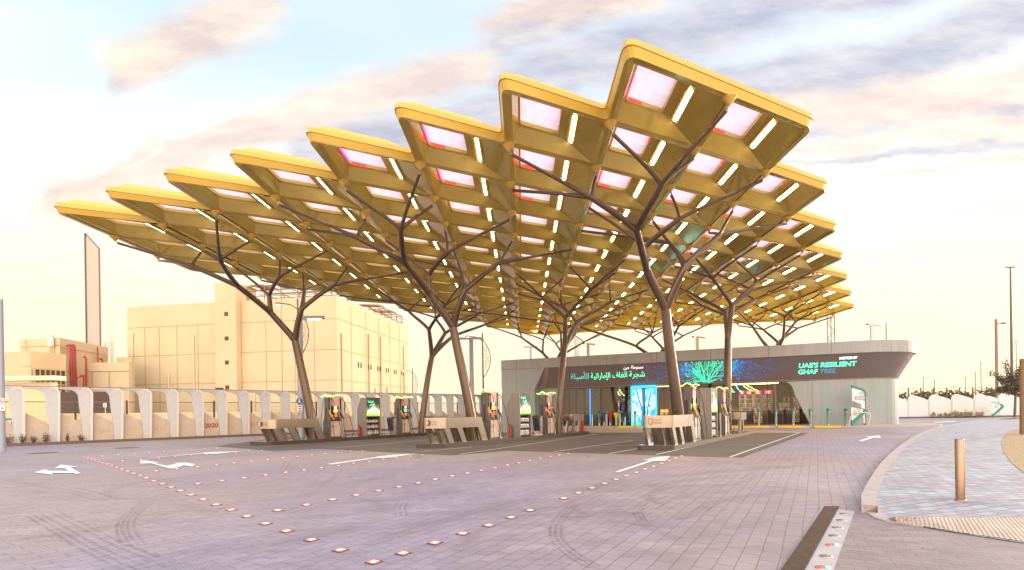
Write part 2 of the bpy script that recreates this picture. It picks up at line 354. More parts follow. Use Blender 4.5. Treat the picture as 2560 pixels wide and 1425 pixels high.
# ------------------------------------------------------------------ the ground and what is laid in it
def flat(name, pts, m, z, kind='structure', **kw):
    b = MB(); b.face([(p[0], p[1], 0) for p in pts]); o = b.build(name, m, None, (0, 0, z)); tag(o, kind=kind, **kw); return o
def gp(lst, ox=0, oy=0, sc=1.0): return [G(ox + x / sc, oy + y / sc) for x, y in lst]
TH = math.atan2(1209, 760)
PAVE = paver('grey brown block paving', (.325, .276, .316), (.370, .316, .350), (.235, .185, .20), -TH, .30, .15, .006, .20,
             marks=[(1.0, 4.7, 1.5, .12, 3.0), (2.1, 6.6, 1.3, .10, 9.0), (-3.2, 6.2, 1.5, .13, 5.0), (-9.0, 2.0, 6.6, .25, 12.0), (3.4, 6.9, 1.4, .10, 17.0), (-2.0, 14.2, 1.6, .12, 21.0), (9.0, -1.0, 12.0, .35, 33.0), (-5.5, 9.5, 1.9, .12, 41.0), (-12, 12, 9.5, .3, 47.0)])
b = MB(); n_ = 24
b.face([(-1500, -60, 0), (1500, -60, 0), (1500, 2600, 0), (-1500, 2600, 0)])
ground = tag(b.build('ground', PAVE), kind='structure')

ASPH = NT('dark forecourt asphalt', .7); _v = ASPH.coord()
_c = ASPH.mix(1, ASPH.ramp(ASPH.noise(_v, 90, 2), [(.3, (.105, .080, .075)), (.7, (.165, .130, .120))]), ASPH.ramp(ASPH.noise(_v, .5, 5), [(.3, (.85,) * 3), (.7, (1.15,) * 3)]), 'MULTIPLY')
ASPH.l(_c, ASPH.b.inputs['Base Color'])
BACKL = G(1466, 1083.5); _bk = Vector((-.9366, .3505, 0)); BACKR = G(2022.5, 1082.5)
asp = [G(540, 1116), G(612, 1122), G(688, 1128), G(800, 1122), G(1046, 1135), G(1130, 1138.6), G(1200, 1133), G(1267, 1126.8), G(1639, 1138.6), G(1853.8, 1144.4), BACKR, BACKR + _bk * 8, BACKR + _bk * 21, BACKR + _bk * 30 + Vector((-1.5, -2, 0))]
flat('forecourt_asphalt', asp, ASPH.m, .004)
tan = paver('tan block paving', (.46, .37, .27), (.54, .44, .32), (.30, .22, .16), R(-20.5), .2, .1, .004, .12)
flat('parking_bays', [BACKR + Vector((.1, .15, 0)), BACKR + _bk * 22 + Vector((0, .2, 0)), BACKR + _bk * 25 + Vector((.35, .94, 0)) * 6, BACKR + Vector((.35, .94, 0)) * 9 + Vector((-3, 1, 0))], tan, .005)

PW = mat('white road paint', (.80, .78, .80), .6, noise=.06, nscale=20)
PY = mat('yellow road paint', (.70, .42, .03), .6, noise=.08, nscale=20)
def marking(name, pts, m, label, cat, z=.0085, group=None): return flat(name, pts, m, z, kind=None, label=label, cat=cat, group=group) if False else flat(name, pts, m, z)
arrows = [([(308, 300), (418, 272), (438, 286), (630, 286), (590, 262), (498, 262), (555, 228), (715, 248), (640, 252), (742, 310), (690, 313), (668, 305), (470, 306), (490, 322)], 0, 1100, 3.657),
          ([(1283, 190), (1330, 190), (1465, 210), (1410, 214), (1525, 240), (1625, 217), (1580, 212), (1690, 210), (1785, 225), (1755, 248), (1680, 235), (1595, 264), (1545, 264), (1385, 217), (1283, 220)], 0, 1100, 3.657),
          ([(1318, 171), (1850, 123), (1880, 115), (2240, 102), (1975, 130), (1850, 130)], 0, 1100, 3.657),
          ([(605, 224), (660, 229), (1060, 170), (1200, 163), (1440, 127), (1230, 138), (1080, 153), (1060, 160)], 650, 1100, 3.657),
          ([(862, 298), (908, 300), (1215, 197), (1330, 194), (1372, 150), (1280, 156), (1105, 190), (1190, 189)], 1300, 1100, 3.657),
          ([(822, 345), (860, 348), (950, 319), (1015, 319), (1003, 299), (960, 301), (880, 312), (915, 314)], 1900, 1000, 3.353),
          ([(1445, 186), (1470, 191), (1570, 187), (1640, 184), (1640, 178), (1565, 181)], 1900, 1000, 3.353)]
for lst, ox, oy, sc in arrows: flat('road_arrow', gp(lst, ox, oy, sc), PW, .0125)
def stripe(p0, p1, wd, m=PW, z=.0085, name='road_line'):
    p0 = Vector(p0); p1 = Vector(p1); d = (p1 - p0).normalized(); q = Vector((-d.y, d.x, 0)) * wd / 2
    return flat(name, [p0 - q, p1 - q, p1 + q, p0 + q], m, z)
for a, c in (((1640, 1137), (1887, 1082)), ((1824, 1143.5), (1999, 1082)), ((1384, 1130), (1584, 1101)), ((1522, 1134.6), (1600, 1121)), ((1150, 1136), (1490, 1086)), ((822, 1121.5), (1085, 1099)), ((1055, 1129), (1180, 1118))):
    stripe(G(*a), G(*c), .06)
stripe(G(1540, 1114.5), G(1920, 1112.5), .03)
for x0, y0, x1, y1 in ((1912, 1072, 1940, 1065.5), (2010, 1070.5, 2028, 1064.5), (1340, 1080, 1400, 1073), (1600, 1079, 1660, 1074)): stripe(G(x0, y0), G(x1, y1), .08, z=.0105)
# yellow hatching at the foot of the left wall
b = MB()
for k in range(46):
    s_ = -.8 + k * .55; p = Vector((-24.0 + s_, 22.7 + s_, 0)); d = Vector((.95, -.1, 0)); q = Vector((.10, .10, 0))
    b.face([p - q, p + d - q, p + d + q, p + q])
tag(b.build('yellow_hatching', PY, None, (0, 0, .0085)), kind='structure')
for px_, py_ in ((107, 1132.5), (318, 1119.5), (600, 1109.0)):
    c = G(px_, py_); b = MB(); b.lathe([(.45, 0), (.45, .006)], n=24); o = b.build('manhole_cover', steel_dark, None, (c.x, c.y, .001))
    tag(o, {107: 'round dark manhole cover nearest the left wall plants', 318: 'round dark manhole cover in the middle of the lane by the left wall', 600: 'round dark manhole cover beside the left pump island'}[px_], 'manhole cover', 'manhole covers in the lane')

# dark rubber marks left by turning tyres
tq = NT('tyre rubber on paving', .8); _v = tq.coord(); tn = tq.ramp(tq.noise(_v, 2.2, 6, .7), [(.36, (0, 0, 0)), (.72, (.32, .32, .32))])
tq.b.inputs['Base Color'].default_value = (.10, .075, .08, 1); tq.l(tq.math('MULTIPLY', tn, tq.ramp(tq.noise(_v, 40, 3), [(.3, (.5, .5, .5)), (.6, (1, 1, 1))])), tq.b.inputs['Alpha'])
tm = MB()
for lst, offs_ in (([(353, 1256), (310, 1285), (290, 1310), (287, 1332), (296, 1352), (312, 1372)], (0, .05, .10, .16)), ([(60, 1290), (96, 1312), (140, 1340), (200, 1378), (270, 1412), (330, 1440)], (0, .07, .14, .24, .32)),
                   ([(1650, 1242), (1601, 1253), (1582, 1275), (1584, 1291), (1601, 1313), (1636, 1332), (1690, 1352)], (0, .05, .1)), ([(1420, 1262), (1401, 1278), (1376, 1308), (1371, 1332), (1376, 1354), (1409, 1387), (1470, 1425)], (0, .06, .12)),
                   ([(1310, 1296), (1409, 1264), (1546, 1231), (1642, 1217), (1765, 1198), (1880, 1186)], (0, .10, .2)), ([(1400, 1296), (1546, 1291), (1628, 1275), (1765, 1223), (1860, 1209), (1920, 1180)], (0, .08, .2)),
                   ([(0, 1200), (82, 1215), (160, 1230), (250, 1256)], (0, .1, .25)), ([(1700, 1300), (1748, 1289), (1820, 1253), (1929, 1237), (2020, 1216)], (0, .07, .14)), ([(720, 1172), (728, 1155), (760, 1145), (820, 1138)], (0, .12)), ([(730, 1290), (840, 1262), (1000, 1250), (1180, 1225), (1330, 1190)], (0, .12, .3)),
                   ([(1020, 1290), (1018, 1262), (1050, 1240), (1120, 1228)], (0, .07, .14)), ([(380, 1200), (480, 1215), (620, 1212), (760, 1196)], (0, .15))):
    base_p = [G(x, y) for x, y in lst]; P3 = [base_p[0]] + base_p + [base_p[-1]]; sm_ = []
    for a in range(1, len(P3) - 2):
        for q in range(8):
            u = q / 8; p0, p1, p2, p3 = P3[a - 1:a + 3]; sm_.append(.5 * ((2 * p1) + (p2 - p0) * u + (2 * p0 - 5 * p1 + 4 * p2 - p3) * u * u + (3 * p1 - p0 - 3 * p2 + p3) * u ** 3))
    n_ = len(sm_)
    for of in offs_:
        L1, L2 = [], []
        for a in range(n_):
            t_ = (sm_[min(a + 1, n_ - 1)] - sm_[max(a - 1, 0)]); t_.z = 0; t_.normalize(); nn_ = Vector((-t_.y, t_.x, 0)); L1.append(sm_[a] + nn_ * of); L2.append(sm_[a] + nn_ * (of + .035))
        tm.mesh(L1 + L2, [(a, a + 1, n_ + a + 1, n_ + a) for a in range(n_ - 1)])
tag(tm.build('tyre_marks', tq.m, None, (0, 0, .0035)), kind='structure')
# right hand pavement, kerb, gravel, drain
kx = [(850, 880), (850, 790), (905, 690), (960, 600), (1020, 520), (1090, 450), (1180, 375), (1290, 300), (1400, 255), (1540, 216), (1700, 190), (1850, 168), (2050, 152), (2250, 141)]
kpts = [G(1900 + x / 3.353, 1000 + y / 3.353, .10) for x, y in kx]
low = [G(1900 + x / 3.353, 1000 + y / 3.353, .012) for x, y in [(890, 940), (960, 985), (1060, 1018), (1370, 1062), (1640, 1110), (2213, 1197), (2900, 1330)]]
grav = [G(1900 + x / 3.353, 1000 + y / 3.353, .10) for x, y in [(2700, 150), (2300, 205), (2170, 232), (2060, 277), (2020, 350), (2040, 430), (2100, 520), (2213, 612), (2600, 900), (3400, 1330)]]
WALK = NT('blue grey clay pavers', .6)
_v = WALK.coord(R(-8)); br = WALK.n('ShaderNodeTexBrick'); WALK.l(_v, br.inputs['Vector']); br.offset = .5
for k_, vv_ in (('Scale', 1.0), ('Brick Width', .22), ('Row Height', .13), ('Mortar Size', .008), ('Mortar Smooth', .1), ('Bias', 0.0)): br.inputs[k_].default_value = vv_
br.inputs['Color1'].default_value = (0, 0, 0, 1); br.inputs['Color2'].default_value = (1, 1, 1, 1); br.inputs['Mortar'].default_value = (.5, .5, .5, 1)
cc = WALK.ramp(br.outputs['Color'], [(0, (.29, .265, .31)), (.08, (.36, .33, .385)), (.40, (.40, .36, .41)), (.70, (.43, .40, .455)), (.84, (.41, .44, .53)), (.94, (.43, .50, .61))])
cc.node.color_ramp.interpolation = 'CONSTANT'
cc = WALK.mix(br.outputs['Fac'], cc, (.20, .17, .19)); cc = WALK.mix(1, cc, WALK.ramp(WALK.noise(_v, 1.3, 6), [(.3, (.88,) * 3), (.7, (1.1,) * 3)]), 'MULTIPLY')
WALK.l(cc, WALK.b.inputs['Base Color']); bpn = WALK.n('ShaderNodeBump'); bpn.inputs['Strength'].default_value = .4; bpn.inputs['Distance'].default_value = .008
WALK.l(WALK.math('SUBTRACT', 1.0, br.outputs['Fac']), bpn.inputs['Height']); WALK.l(bpn.outputs[0], WALK.b.inputs['Normal'])
b = MB(); far = Vector((60, 37, .10))
ring = kpts + [Vector((40, 40, .10)), Vector((50, 30, .10))] + [Vector((g.x, g.y, .094)) for g in grav[1:]] + [Vector((6.0, 1.6, .012))] + low[::-1]
b.face(ring)
me = b.data('pavement', WALK.m)
import bmesh
bm = bmesh.new(); bm.from_mesh(me); bmesh.ops.triangulate(bm, faces=bm.faces[:]); bm.to_mesh(me); bm.free()
tag(obj('pavement', me), kind='structure')
kerbm = mat('concrete kerb', (.44, .36, .35), .75, noise=.12, nscale=5, bump=.15)
b = MB(); allk = [low[3], low[2], low[1], low[0]] + kpts
def offs(pts, d):
    out = []
    for i, p in enumerate(pts):
        t = (pts[min(i + 1, len(pts) - 1)] - pts[max(i - 1, 0)]); t.z = 0; t.normalize(); out.append(Vector((p.x - t.y * d, p.y + t.x * d, p.z)))
    return out
out_ = offs(allk, .0); inn = offs(allk, -.16)
for i in range(len(allk) - 1):
    a0, a1, i0, i1 = out_[i], out_[i + 1], inn[i], inn[i + 1]; u = Vector((0, 0, .006))
    b.face([a0 + u, a1 + u, i1 + u, i0 + u]); b.face([Vector((a0.x, a0.y, 0)), Vector((a1.x, a1.y, 0)), a1 + u, a0 + u]); b.face([i0 + u, i1 + u, Vector((i1.x, i1.y, 0)), Vector((i0.x, i0.y, 0))])
tag(b.build('kerb', kerbm), kind='structure')
GRAV = NT('golden gravel bed', .85); _v = GRAV.coord(); vo = GRAV.n('ShaderNodeTexVoronoi'); vo.inputs['Scale'].default_value = 28; GRAV.l(_v, vo.inputs['Vector'])
GRAV.l(GRAV.mix(.35, GRAV.ramp(vo.outputs['Distance'], [(0, (.66, .52, .33)), (.6, (.40, .28, .17))]), vo.outputs['Color'], 'SOFT_LIGHT'), GRAV.b.inputs['Base Color'])
bpn = GRAV.n('ShaderNodeBump'); bpn.inputs['Distance'].default_value = .03; bpn.invert = True; GRAV.l(vo.outputs['Distance'], bpn.inputs['Height']); GRAV.l(bpn.outputs[0], GRAV.b.inputs['Normal'])
b = MB(); gg = [Vector((g.x, g.y, .10)) for g in grav] + [Vector((14, 3, .10)), Vector((40, 16, .1)), Vector((40, 30, .1))]; b.face(gg)
me = b.data('gravel_bed', GRAV.m); bm = bmesh.new(); bm.from_mesh(me); bmesh.ops.triangulate(bm, faces=bm.faces[:]); bm.to_mesh(me); bm.free()
tag(obj('gravel_bed', me), kind='structure')
# tactile strip of ribbed paving
TACT = NT('sandy ribbed tactile paving', .75); _v = TACT.coord(R(-9)); sp = TACT.n('ShaderNodeSeparateXYZ'); TACT.l(_v, sp.inputs[0])
fx = TACT.math('SINE', TACT.math('MULTIPLY', sp.outputs[0], 2 * math.pi / .05)); fy = TACT.math('SINE', TACT.math('MULTIPLY', sp.outputs[1], 2 * math.pi / .05)); dots = TACT.math('MULTIPLY', fx, fy)
TACT.l(TACT.mix(1, TACT.ramp(dots, [(.25, (.56, .43, .36)), (.6, (.66, .52, .44))]), TACT.ramp(TACT.noise(_v, 3, 5), [(.3, (.9,) * 3), (.7, (1.08,) * 3)]), 'MULTIPLY'), TACT.b.inputs['Base Color'])
bpn = TACT.n('ShaderNodeBump'); bpn.inputs['Distance'].default_value = .01; TACT.l(dots, bpn.inputs['Height']); TACT.l(bpn.outputs[0], TACT.b.inputs['Normal'])
tl = [(1075, 990), (1150, 1020), (1380, 1058), (1640, 1103), (2213, 1185), (2700, 1270)]; tu = [(2700, 1000), (2213, 985), (1640, 985), (1375, 983), (1130, 980)]
def surfz(p):
    best = .02
    return best
pts = [G(1900 + x / 3.353, 1000 + y / 3.353, .018) for x, y in tl] + [G(1900 + x / 3.353, 1000 + y / 3.353, .075) for x, y in tu]
b = MB(); b.face(pts); me = b.data('tactile_paving', TACT.m); bm = bmesh.new(); bm.from_mesh(me); bmesh.ops.triangulate(bm, faces=bm.faces[:]); bm.to_mesh(me); bm.free()
tag(obj('tactile_paving', me), kind='structure')
dark = paver('dark herringbone paving', (.25, .205, .225), (.30, .245, .262), (.17, .135, .145), R(-150), .2, .1, .004, .12)
dp = gp([(795, 937), (862, 942), (960, 990), (1060, 1020), (1370, 1064), (1640, 1112), (2213, 1199), (2900, 1335), (2900, 1800), (420, 1800), (620, 1425)], 1900, 1000, 3.353)
flat('driveway', dp, dark, .005)
conc = mat('pale concrete channel edging', (.46, .40, .42), .7, noise=.12, nscale=4, bump=.1)
flat('channel_edging', gp([(518, 900), (795, 937), (620, 1425), (485, 1800), (-90, 1800), (180, 1425)], 1900, 1000, 3.353), conc, .007)
g0 = [G(1900 + x / 3.353, 1000 + y / 3.353) for x, y in ((540, 898), (665, 900), (380, 1425), (185, 1425))]
dl = (g0[3] - g0[0]); wl = (g0[1] - g0[0]).length
dch = thing('drain_channel', 'long rusty brown slotted drain grating beside the pale concrete edging', 'drain', (0, 0, 0))
b = MB(); z = .010
e0, e1 = g0[0], g0[1]; f0 = g0[0] + dl * 1.6; f1 = g0[1] + (g0[2] - g0[1]) * 1.6
b.face([Vector((p.x, p.y, z)) for p in (e0, e1, f1, f0)]); b.build('channel_bed', steel_dark, dch)
rust = mat('rusty cast iron', (.13, .08, .06), .6, .4, noise=.3, nscale=12)
b = MB(); n_ = 120
for k in range(n_):
    t0, t1 = k / n_, (k + .6) / n_
    a0, a1 = e0.lerp(f0, t0), e1.lerp(f1, t0); c0, c1 = e0.lerp(f0, t1), e1.lerp(f1, t1)
    vs = [Vector((p.x, p.y, zz)) for zz in (z, z + .006) for p in (a0, a1, c1, c0)]; b.mesh(vs, [(4, 5, 6, 7), (0, 1, 5, 4), (3, 7, 6, 2)])
for s_ in (0, .93):
    a0, a1, c1, c0 = e0.lerp(e1, s_), e0.lerp(e1, s_ + .07), f0.lerp(f1, s_ + .07), f0.lerp(f1, s_); b.face([Vector((p.x, p.y, z + .008)) for p in (a0, a1, c1, c0)])
b.build('grate', rust, dch)
st0 = MB(); st0.lathe([(.05, 0), (.05, .006), (.03, .012), (.0, .014)], n=16); stme = st0.data('reflector_stud', steel)
names = ['farthest', 'second farthest', 'third farthest', 'fourth', 'third nearest', 'second nearest', 'nearest']
for k, (x, y) in enumerate(((707, 962), (680, 1015), (652, 1078), (622, 1147), (600, 1225), (555, 1320), (520, 1415))):
    p = G(1900 + x / 3.353, 1000 + y / 3.353); t = thing('reflector_stud', names[k] + ' round steel stud in the concrete edging by the drain grating', 'road stud', (p.x, p.y, .007), 0, 'studs beside the drain')
    obj('housing', stme, t)
    if k in (4, 6):
        for sx, mm_ in ((-.035, red_l), (.035, emis('green led light', (.1, 1, .45), 4))): q = MB(); q.box((sx, -.02, .012), (.03, .012, .01)); q.build('lamp', mm_, t)

# square lights let into the paving
lf = MB(); lf.box((0, 0, .003), (.115, .115, .006)); lfm = lf.data('light_frame', steel_dark)
ll = MB(); ll.box((0, 0, .0085), (.058, .058, .004)); ring = MB()
llm = ll.data('lens', emis('orange white floor light', (1.0, .50, .32), 1.9))
lr = MB()
for sx, sy, ax, ay in ((0, .045, .10, .010), (0, -.045, .10, .010), (.045, 0, .010, .08), (-.045, 0, .010, .08)): lr.box((sx * .8, sy * .8, .008), (ax * .8, ay * .8, .004))
lrm = lr.data('glow_ring', emis('red floor light rim', (1.0, .12, .06), .9))
rows = [('in the diagonal line from foreground to far left', 0, 1100, [(770, 158), (800, 167), (835, 177), (868, 187), (905, 199), (942, 211), (982, 223), (1022, 235), (1067, 252), (1115, 270), (1167, 288), (1220, 308), (1282, 329), (1338, 351), (1408, 377), (1488, 403), (1565, 434), (1652, 467), (1748, 506), (1860, 547), (1975, 594), (2115, 643), (2262, 702), (2430, 768)]),
        ('in the diagonal line from foreground to far left', 650, 1100, [(245, 837), (470, 917), (735, 1012), (1040, 1120)]),
        ('in the row leading to the right island', 650, 1100, [(1310, 1040), (1600, 945), (1855, 860), (2090, 785), (2295, 712), (2470, 647)]),
        ('in the row leading to the right island', 1300, 1100, [(400, 537), (535, 488), (660, 443), (775, 402), (880, 365), (975, 330), (1065, 300), (1145, 270), (1222, 244), (1295, 217), (1362, 192), (1425, 170), (1480, 150)]),
        ('in the row below the middle and right islands', 650, 1100, [(163, 647), (425, 597), (665, 549), (880, 508), (1085, 468), (1272, 432), (1447, 397), (1603, 363), (1757, 333), (1895, 307), (2025, 281), (2150, 257), (2265, 232), (2368, 213), (2468, 190)]),
        ('in the row below the middle and right islands', 1300, 1100, [(188, 169), (278, 152), (360, 140), (442, 125)]),
        ('in the row under the arrow to the middle island', 0, 1100, [(1810, 403), (2032, 376), (2235, 350), (2430, 323)]),
        ('in the row under the arrow to the middle island', 650, 1100, [(235, 299), (403, 279), (562, 256), (717, 237), (858, 216), (1000, 198), (1127, 180), (1250, 165), (1375, 150), (1483, 138)]),
        ('in the row in front of the left island', 0, 1100, [(1430, 287), (1620, 268), (1805, 249), (1980, 231), (2140, 214), (2297, 199), (2448, 184)]),
        ('in the row in front of the left island', 650, 1100, [(210, 167), (345, 154), (475, 141), (598, 127), (713, 117), (828, 104), (938, 101)]),
        ('in the row along the left thin arrow', 0, 1100, [(1120, 195), (1287, 182), (1450, 167), (1605, 153), (1747, 142), (1888, 133), (2018, 122), (2157, 118), (2278, 105), (2393, 96)]),
        ('in the row farthest from the camera', 0, 1100, [(933, 148), (1082, 138), (1227, 127), (1365, 119), (1500, 109), (1627, 100), (1752, 92), (1870, 83), (1987, 77)])]
for lab, ox, oy, lst in rows:
    for x, y in lst:
        p = G(ox + x / 3.657, oy + y / 3.657); t = thing('floor_light', 'square orange floor light ' + lab, 'floor light', (p.x, p.y, .001), TH, 'floor lights ' + lab)
        obj('light_frame', lfm, t); obj('glow_ring', lrm, t); obj('lens', llm, t)

# ------------------------------------------------------------------ the canopy: folded panels on nine branching columns
O_ = Vector((5.2211, 11.3719)); A_ = Vector((-2.6103, .9768)); B_ = Vector((.0494, 2.2674)); P_ = B_ - A_
def lat(i, j, dz=0.0):
    q = O_ + A_ * i + B_ * j; s_ = (i + j / 2 - 4) / 4; t_ = (j - 7.5) / 7.5
    return Vector((q.x, q.y, 8.65 - .1072 * s_ * s_ - .0603 * t_ * t_ + .0598 * s_ - .0506 * t_ + .1251 * s_ * t_ + dz))
RIM = .02
canopy = thing('petrol_station_canopy', 'huge folded golden canopy of diamond panels carried on branching bronze columns over the pumps', 'canopy', (0, 0, 0))
Pv = Vector((P_.x, P_.y, 0)); Bv = Vector((B_.x, B_.y, 0))
def pt(t, s_, z): return Pv * t + Bv * s_ + Vector((0, 0, z))
def rloop(t0, s0, t1, s1, z, r=.035, n=3):
    out = []
    for (cx_, cy_, a0) in ((t0 + r, s0 + r, 180), (t1 - r, s0 + r, 270), (t1 - r, s1 - r, 0), (t0 + r, s1 - r, 90)):
        for k in range(n + 1):
            a = R(a0 + 90 * k / n); out.append(pt(cx_ + r * math.cos(a), cy_ + r * math.sin(a), z))
    return out
def panel_mesh():
    m = MB(); n = 16
    Oo = [pt(*c, 0) for c in ((0, 0), (1, 0), (1, 1), (0, 1))]
    I = [pt(.055, .06, .035), pt(.945, .06, .035), pt(.945, .95, .035), pt(.055, .95, .035)]
    for k in range(4): m.face([Oo[k], Oo[(k + 1) % 4], I[(k + 1) % 4], I[k]])
    J = [pt(.11, .09, .33), pt(.59, .09, .33), pt(.59, .80, .33), pt(.11, .80, .33)]      # foot of the skylight frame
    m.face([I[0], I[3], J[3], J[0]]); m.face([I[0], I[1], J[1], J[0]]); m.face([I[3], I[2], J[2], J[3]]); m.face([I[1], I[2], J[2], J[1]])
    K = rloop(.13, .115, .53, .77, .36); K2 = rloop(.13, .115, .53, .77, .47)
    # soffit between foot and opening
    q = n // 4
    for c in range(4):
        for k in range(q - 1): m.face([J[c], K[c * q + k], K[c * q + k + 1]])
        m.face([J[c], K[c * q + q - 1], K[((c + 1) * q) % n], J[(c + 1) % 4]])
    for k in range(n): m.face([K[k], K[(k + 1) % n], K2[(k + 1) % n], K2[k]])
    # roof side
    T = [pt(0, 0, .30), pt(1, 0, .30), pt(1, 1, .30), pt(0, 1, .30)]
    Rr = [pt(.63, .11, .62), pt(.63, .83, .62)]; K3 = [pt(.09, .08, .58), pt(.57, .08, .58), pt(.57, .84, .58), pt(.09, .84, .58)]
    m.face([T[0], T[3], K3[3], K3[0]], 1); m.face([T[0], T[1], Rr[0], K3[1], K3[0]], 1); m.face([T[3], T[2], Rr[1], K3[2], K3[3]], 1); m.face([T[1], T[2], Rr[1], Rr[0]], 1); m.face([K3[1], K3[2], Rr[1], Rr[0]], 1)
    K4 = rloop(.13, .115, .53, .77, .58)
    for c in range(4):
        for k in range(q - 1): m.face([K3[c], K4[c * q + k], K4[c * q + k + 1]], 1)
        m.face([K3[c], K4[c * q + q - 1], K4[((c + 1) * q) % n], K3[(c + 1) % 4]], 1)
    for k in range(n): m.face([K2[k], K2[(k + 1) % n], K4[(k + 1) % n], K4[k]], 1)
    # short fold lines next to each corner, seen as creases from below
    return m
def strip_mesh():
    m = MB(); a, c = pt(.665, .24, .262), pt(.665, .76, .262); w_ = Pv * .014; z = Vector((0, 0, -.045)); zz = Vector((0, 0, .02))
    vs = [a - w_ + zz, a + w_ + zz * 0, c + w_ + zz * 0, c - w_ + zz, a - w_ + z, a + w_ + z - zz * .5, c + w_ + z - zz * .5, c - w_ + z]
    m.mesh(vs, [(4, 5, 6, 7), (0, 1, 5, 4), (3, 7, 6, 2), (1, 2, 6, 5), (0, 4, 7, 3)])
    return m
def frame_mesh():
    m = MB()
    for t_ in (.635, .70):
        a, c = pt(t_, .21, .295 if t_ < .65 else .235), pt(t_, .79, .295 if t_ < .65 else .235); w_ = Pv * .012
        z = Vector((0, 0, -.05)); vs = [a - w_, a + w_, c + w_, c - w_, a - w_ + z, a + w_ + z, c + w_ + z, c - w_ + z]; m.mesh(vs, [(4, 5, 6, 7), (0, 1, 5, 4), (3, 7, 6, 2), (1, 2, 6, 5), (0, 4, 7, 3)])
    return m
pm = panel_mesh(); PM = pm.data('roof_panel', [gold, roofm])
sk = MB(); sk.face(rloop(.125, .11, .535, .775, .46)); SK = sk.data('skylight', foil)
SM = strip_mesh().data('light_strip', white_l); FM = frame_mesh().data('light_trim', gold)
def led(corner):
    m = MB()
    U_ = Vector((0, 0, .09))
    if corner == 0:   # far left corner of the opening
        a, c = pt(.15, .765, .365), pt(.30, .765, .365); m.face([a, c, c + U_, a + U_], 0)
        a, c = pt(.135, .72, .37), pt(.135, .35, .37); m.face([a, c, c + U_ * .8, a + U_ * .8], 1)
    else:
        a, c = pt(.526, .15, .365), pt(.526, .42, .365); m.face([a, c, c + U_, a + U_], 0)
        a, c = pt(.50, .12, .38), pt(.38, .12, .38); m.face([a, c, c + U_ * .6, a + U_ * .6], 1)
    return m.data('led_bar', [red_l, pink_l])
LED = [led(0), led(1)]
cells = []
for j in range(-1, 14):
    if j == -1: cells += [(i, -1) for i in range(1, 9)]
    else:
        hi_ = 8 - j // 2 if j % 2 == 0 else 8 - (j - 1) // 2
        lo_ = -(j // 2) if j % 2 == 0 else -((j - 1) // 2)
        cells += [(i, j) for i in range(lo_, hi_ + 1)]
cells.sort(key=lambda c: (lat(c[0] - .5, c[1] + 1).xy - Vector((0, 0))).length)
def cell_loc(i, j): q = lat(i, j); c = lat(i - .5, j + 1); return Vector((q.x, q.y, c.z + RIM))
rest = MB()
led_spec = {(1, -1): 0, (0, 0): 0, (2, -1): 1, (1, 0): 1, (0, 1): 1, (-1, 2): 1, (1, 1): 0, (2, 0): 0, (3, -1): 0, (0, 2): 0}
for n_, (i, j) in enumerate(cells):
    loc = cell_loc(i, j)
    if n_ < 100:
        p = obj('roof_panel', PM, canopy, loc); obj('skylight', SK, p); obj('light_strip', SM, p); obj('light_trim', FM, p)
        k = led_spec.get((i, j))
        if k is None:
            h_ = random.random(); rightish = (i + j / 2) < 3.6
            if rightish and h_ < .62: k = 0 if h_ < .36 else 1
        if k is not None: obj('led_bar', LED[k], p)
    else:
        for src, mi in ((PM, 0), (SK, 2), (SM, 3), (FM, 0)):
            vs = [v.co + loc for v in src.vertices]; rest.mesh(vs, [], 0)
            base_ = len(rest.v) - len(vs)
            for pl in src.polygons:
                rest.f.append(tuple(base_ + v for v in pl.vertices)); rest.m.append(mi if src is not PM else pl.material_index); rest.sm.append(False)
tag(rest.build('roof_panel', [gold, roofm, foil, white_l], canopy), kind='stuff')
# outline of the canopy, with the saw teeth
out = []
for i in range(8, 0, -1): out += [(i, -1, 1), (i - 1, 0, 0)]
out = [(8, 0, 2)] + out
k = 0
while k < 7: out += [(-k - 1, 2 * k + 1, 1), (-k - 1, 2 * k + 2, 0)]; k += 1
out = [o_ for o_ in out]
out[-1] = (-7, 14, 0)
out += [(-7, 15, 1)]
bk = []
for i in range(-6, 2): bk.append((i, 15, 2))
out += bk
k = 7
lft = []
for k in range(6, 0, -1): lft += [(8 - k, 2 * k + 1, 0), (8 - k, 2 * k, 1)] if False else [(8 - k, 2 * k + 1, 2), (8 - k + 1, 2 * k, 1)]
out += lft + [(8, 1, 2)]
def outline(off):
    P = [lat(i, j).xy for i, j, _ in out]; n = len(P); res = []
    for a in range(n):
        p0, p1, p2 = P[a - 1], P[a], P[(a + 1) % n]; d0 = (p1 - p0).normalized(); d1 = (p2 - p1).normalized()
        n0 = Vector((d0.y, -d0.x)); n1 = Vector((d1.y, -d1.x)); m_ = (n0 + n1)
        if m_.length < .2: m_ = n0
        m_ = m_ / max(.35, (1 + n0.dot(n1))); c = p1 - m_ * off if False else p1 + m_ * off
        res.append((c, d0, d1, out[a]))
    return res
area = 0; PP = [lat(i, j).xy for i, j, _ in out]
for a in range(len(PP)): q0, q1 = PP[a], PP[(a + 1) % len(PP)]; area += q0.x * q1.y - q1.x * q0.y
SGN = 1 if area > 0 else -1        # outward side of (d.y,-d.x) is outward for counter clockwise outlines
def ring_pts(off, z, rad):
    pts = []
    for (c, d0, d1, (i, j, kd)) in outline(off * SGN):
        zc = lat(i, j).z + z; turn = abs(d0.cross(d1))
        r = (rad if kd == 1 else .16)
        if turn < .15: r = .02
        a0 = Vector((c.x, c.y)) - d0 * r; a1 = Vector((c.x, c.y)) + d1 * r
        for k in range(5):
            t_ = k / 4; q = a0 * (1 - t_) ** 2 + Vector((c.x, c.y)) * 2 * t_ * (1 - t_) + a1 * t_ * t_; pts.append(Vector((q.x, q.y, zc)))
    return pts
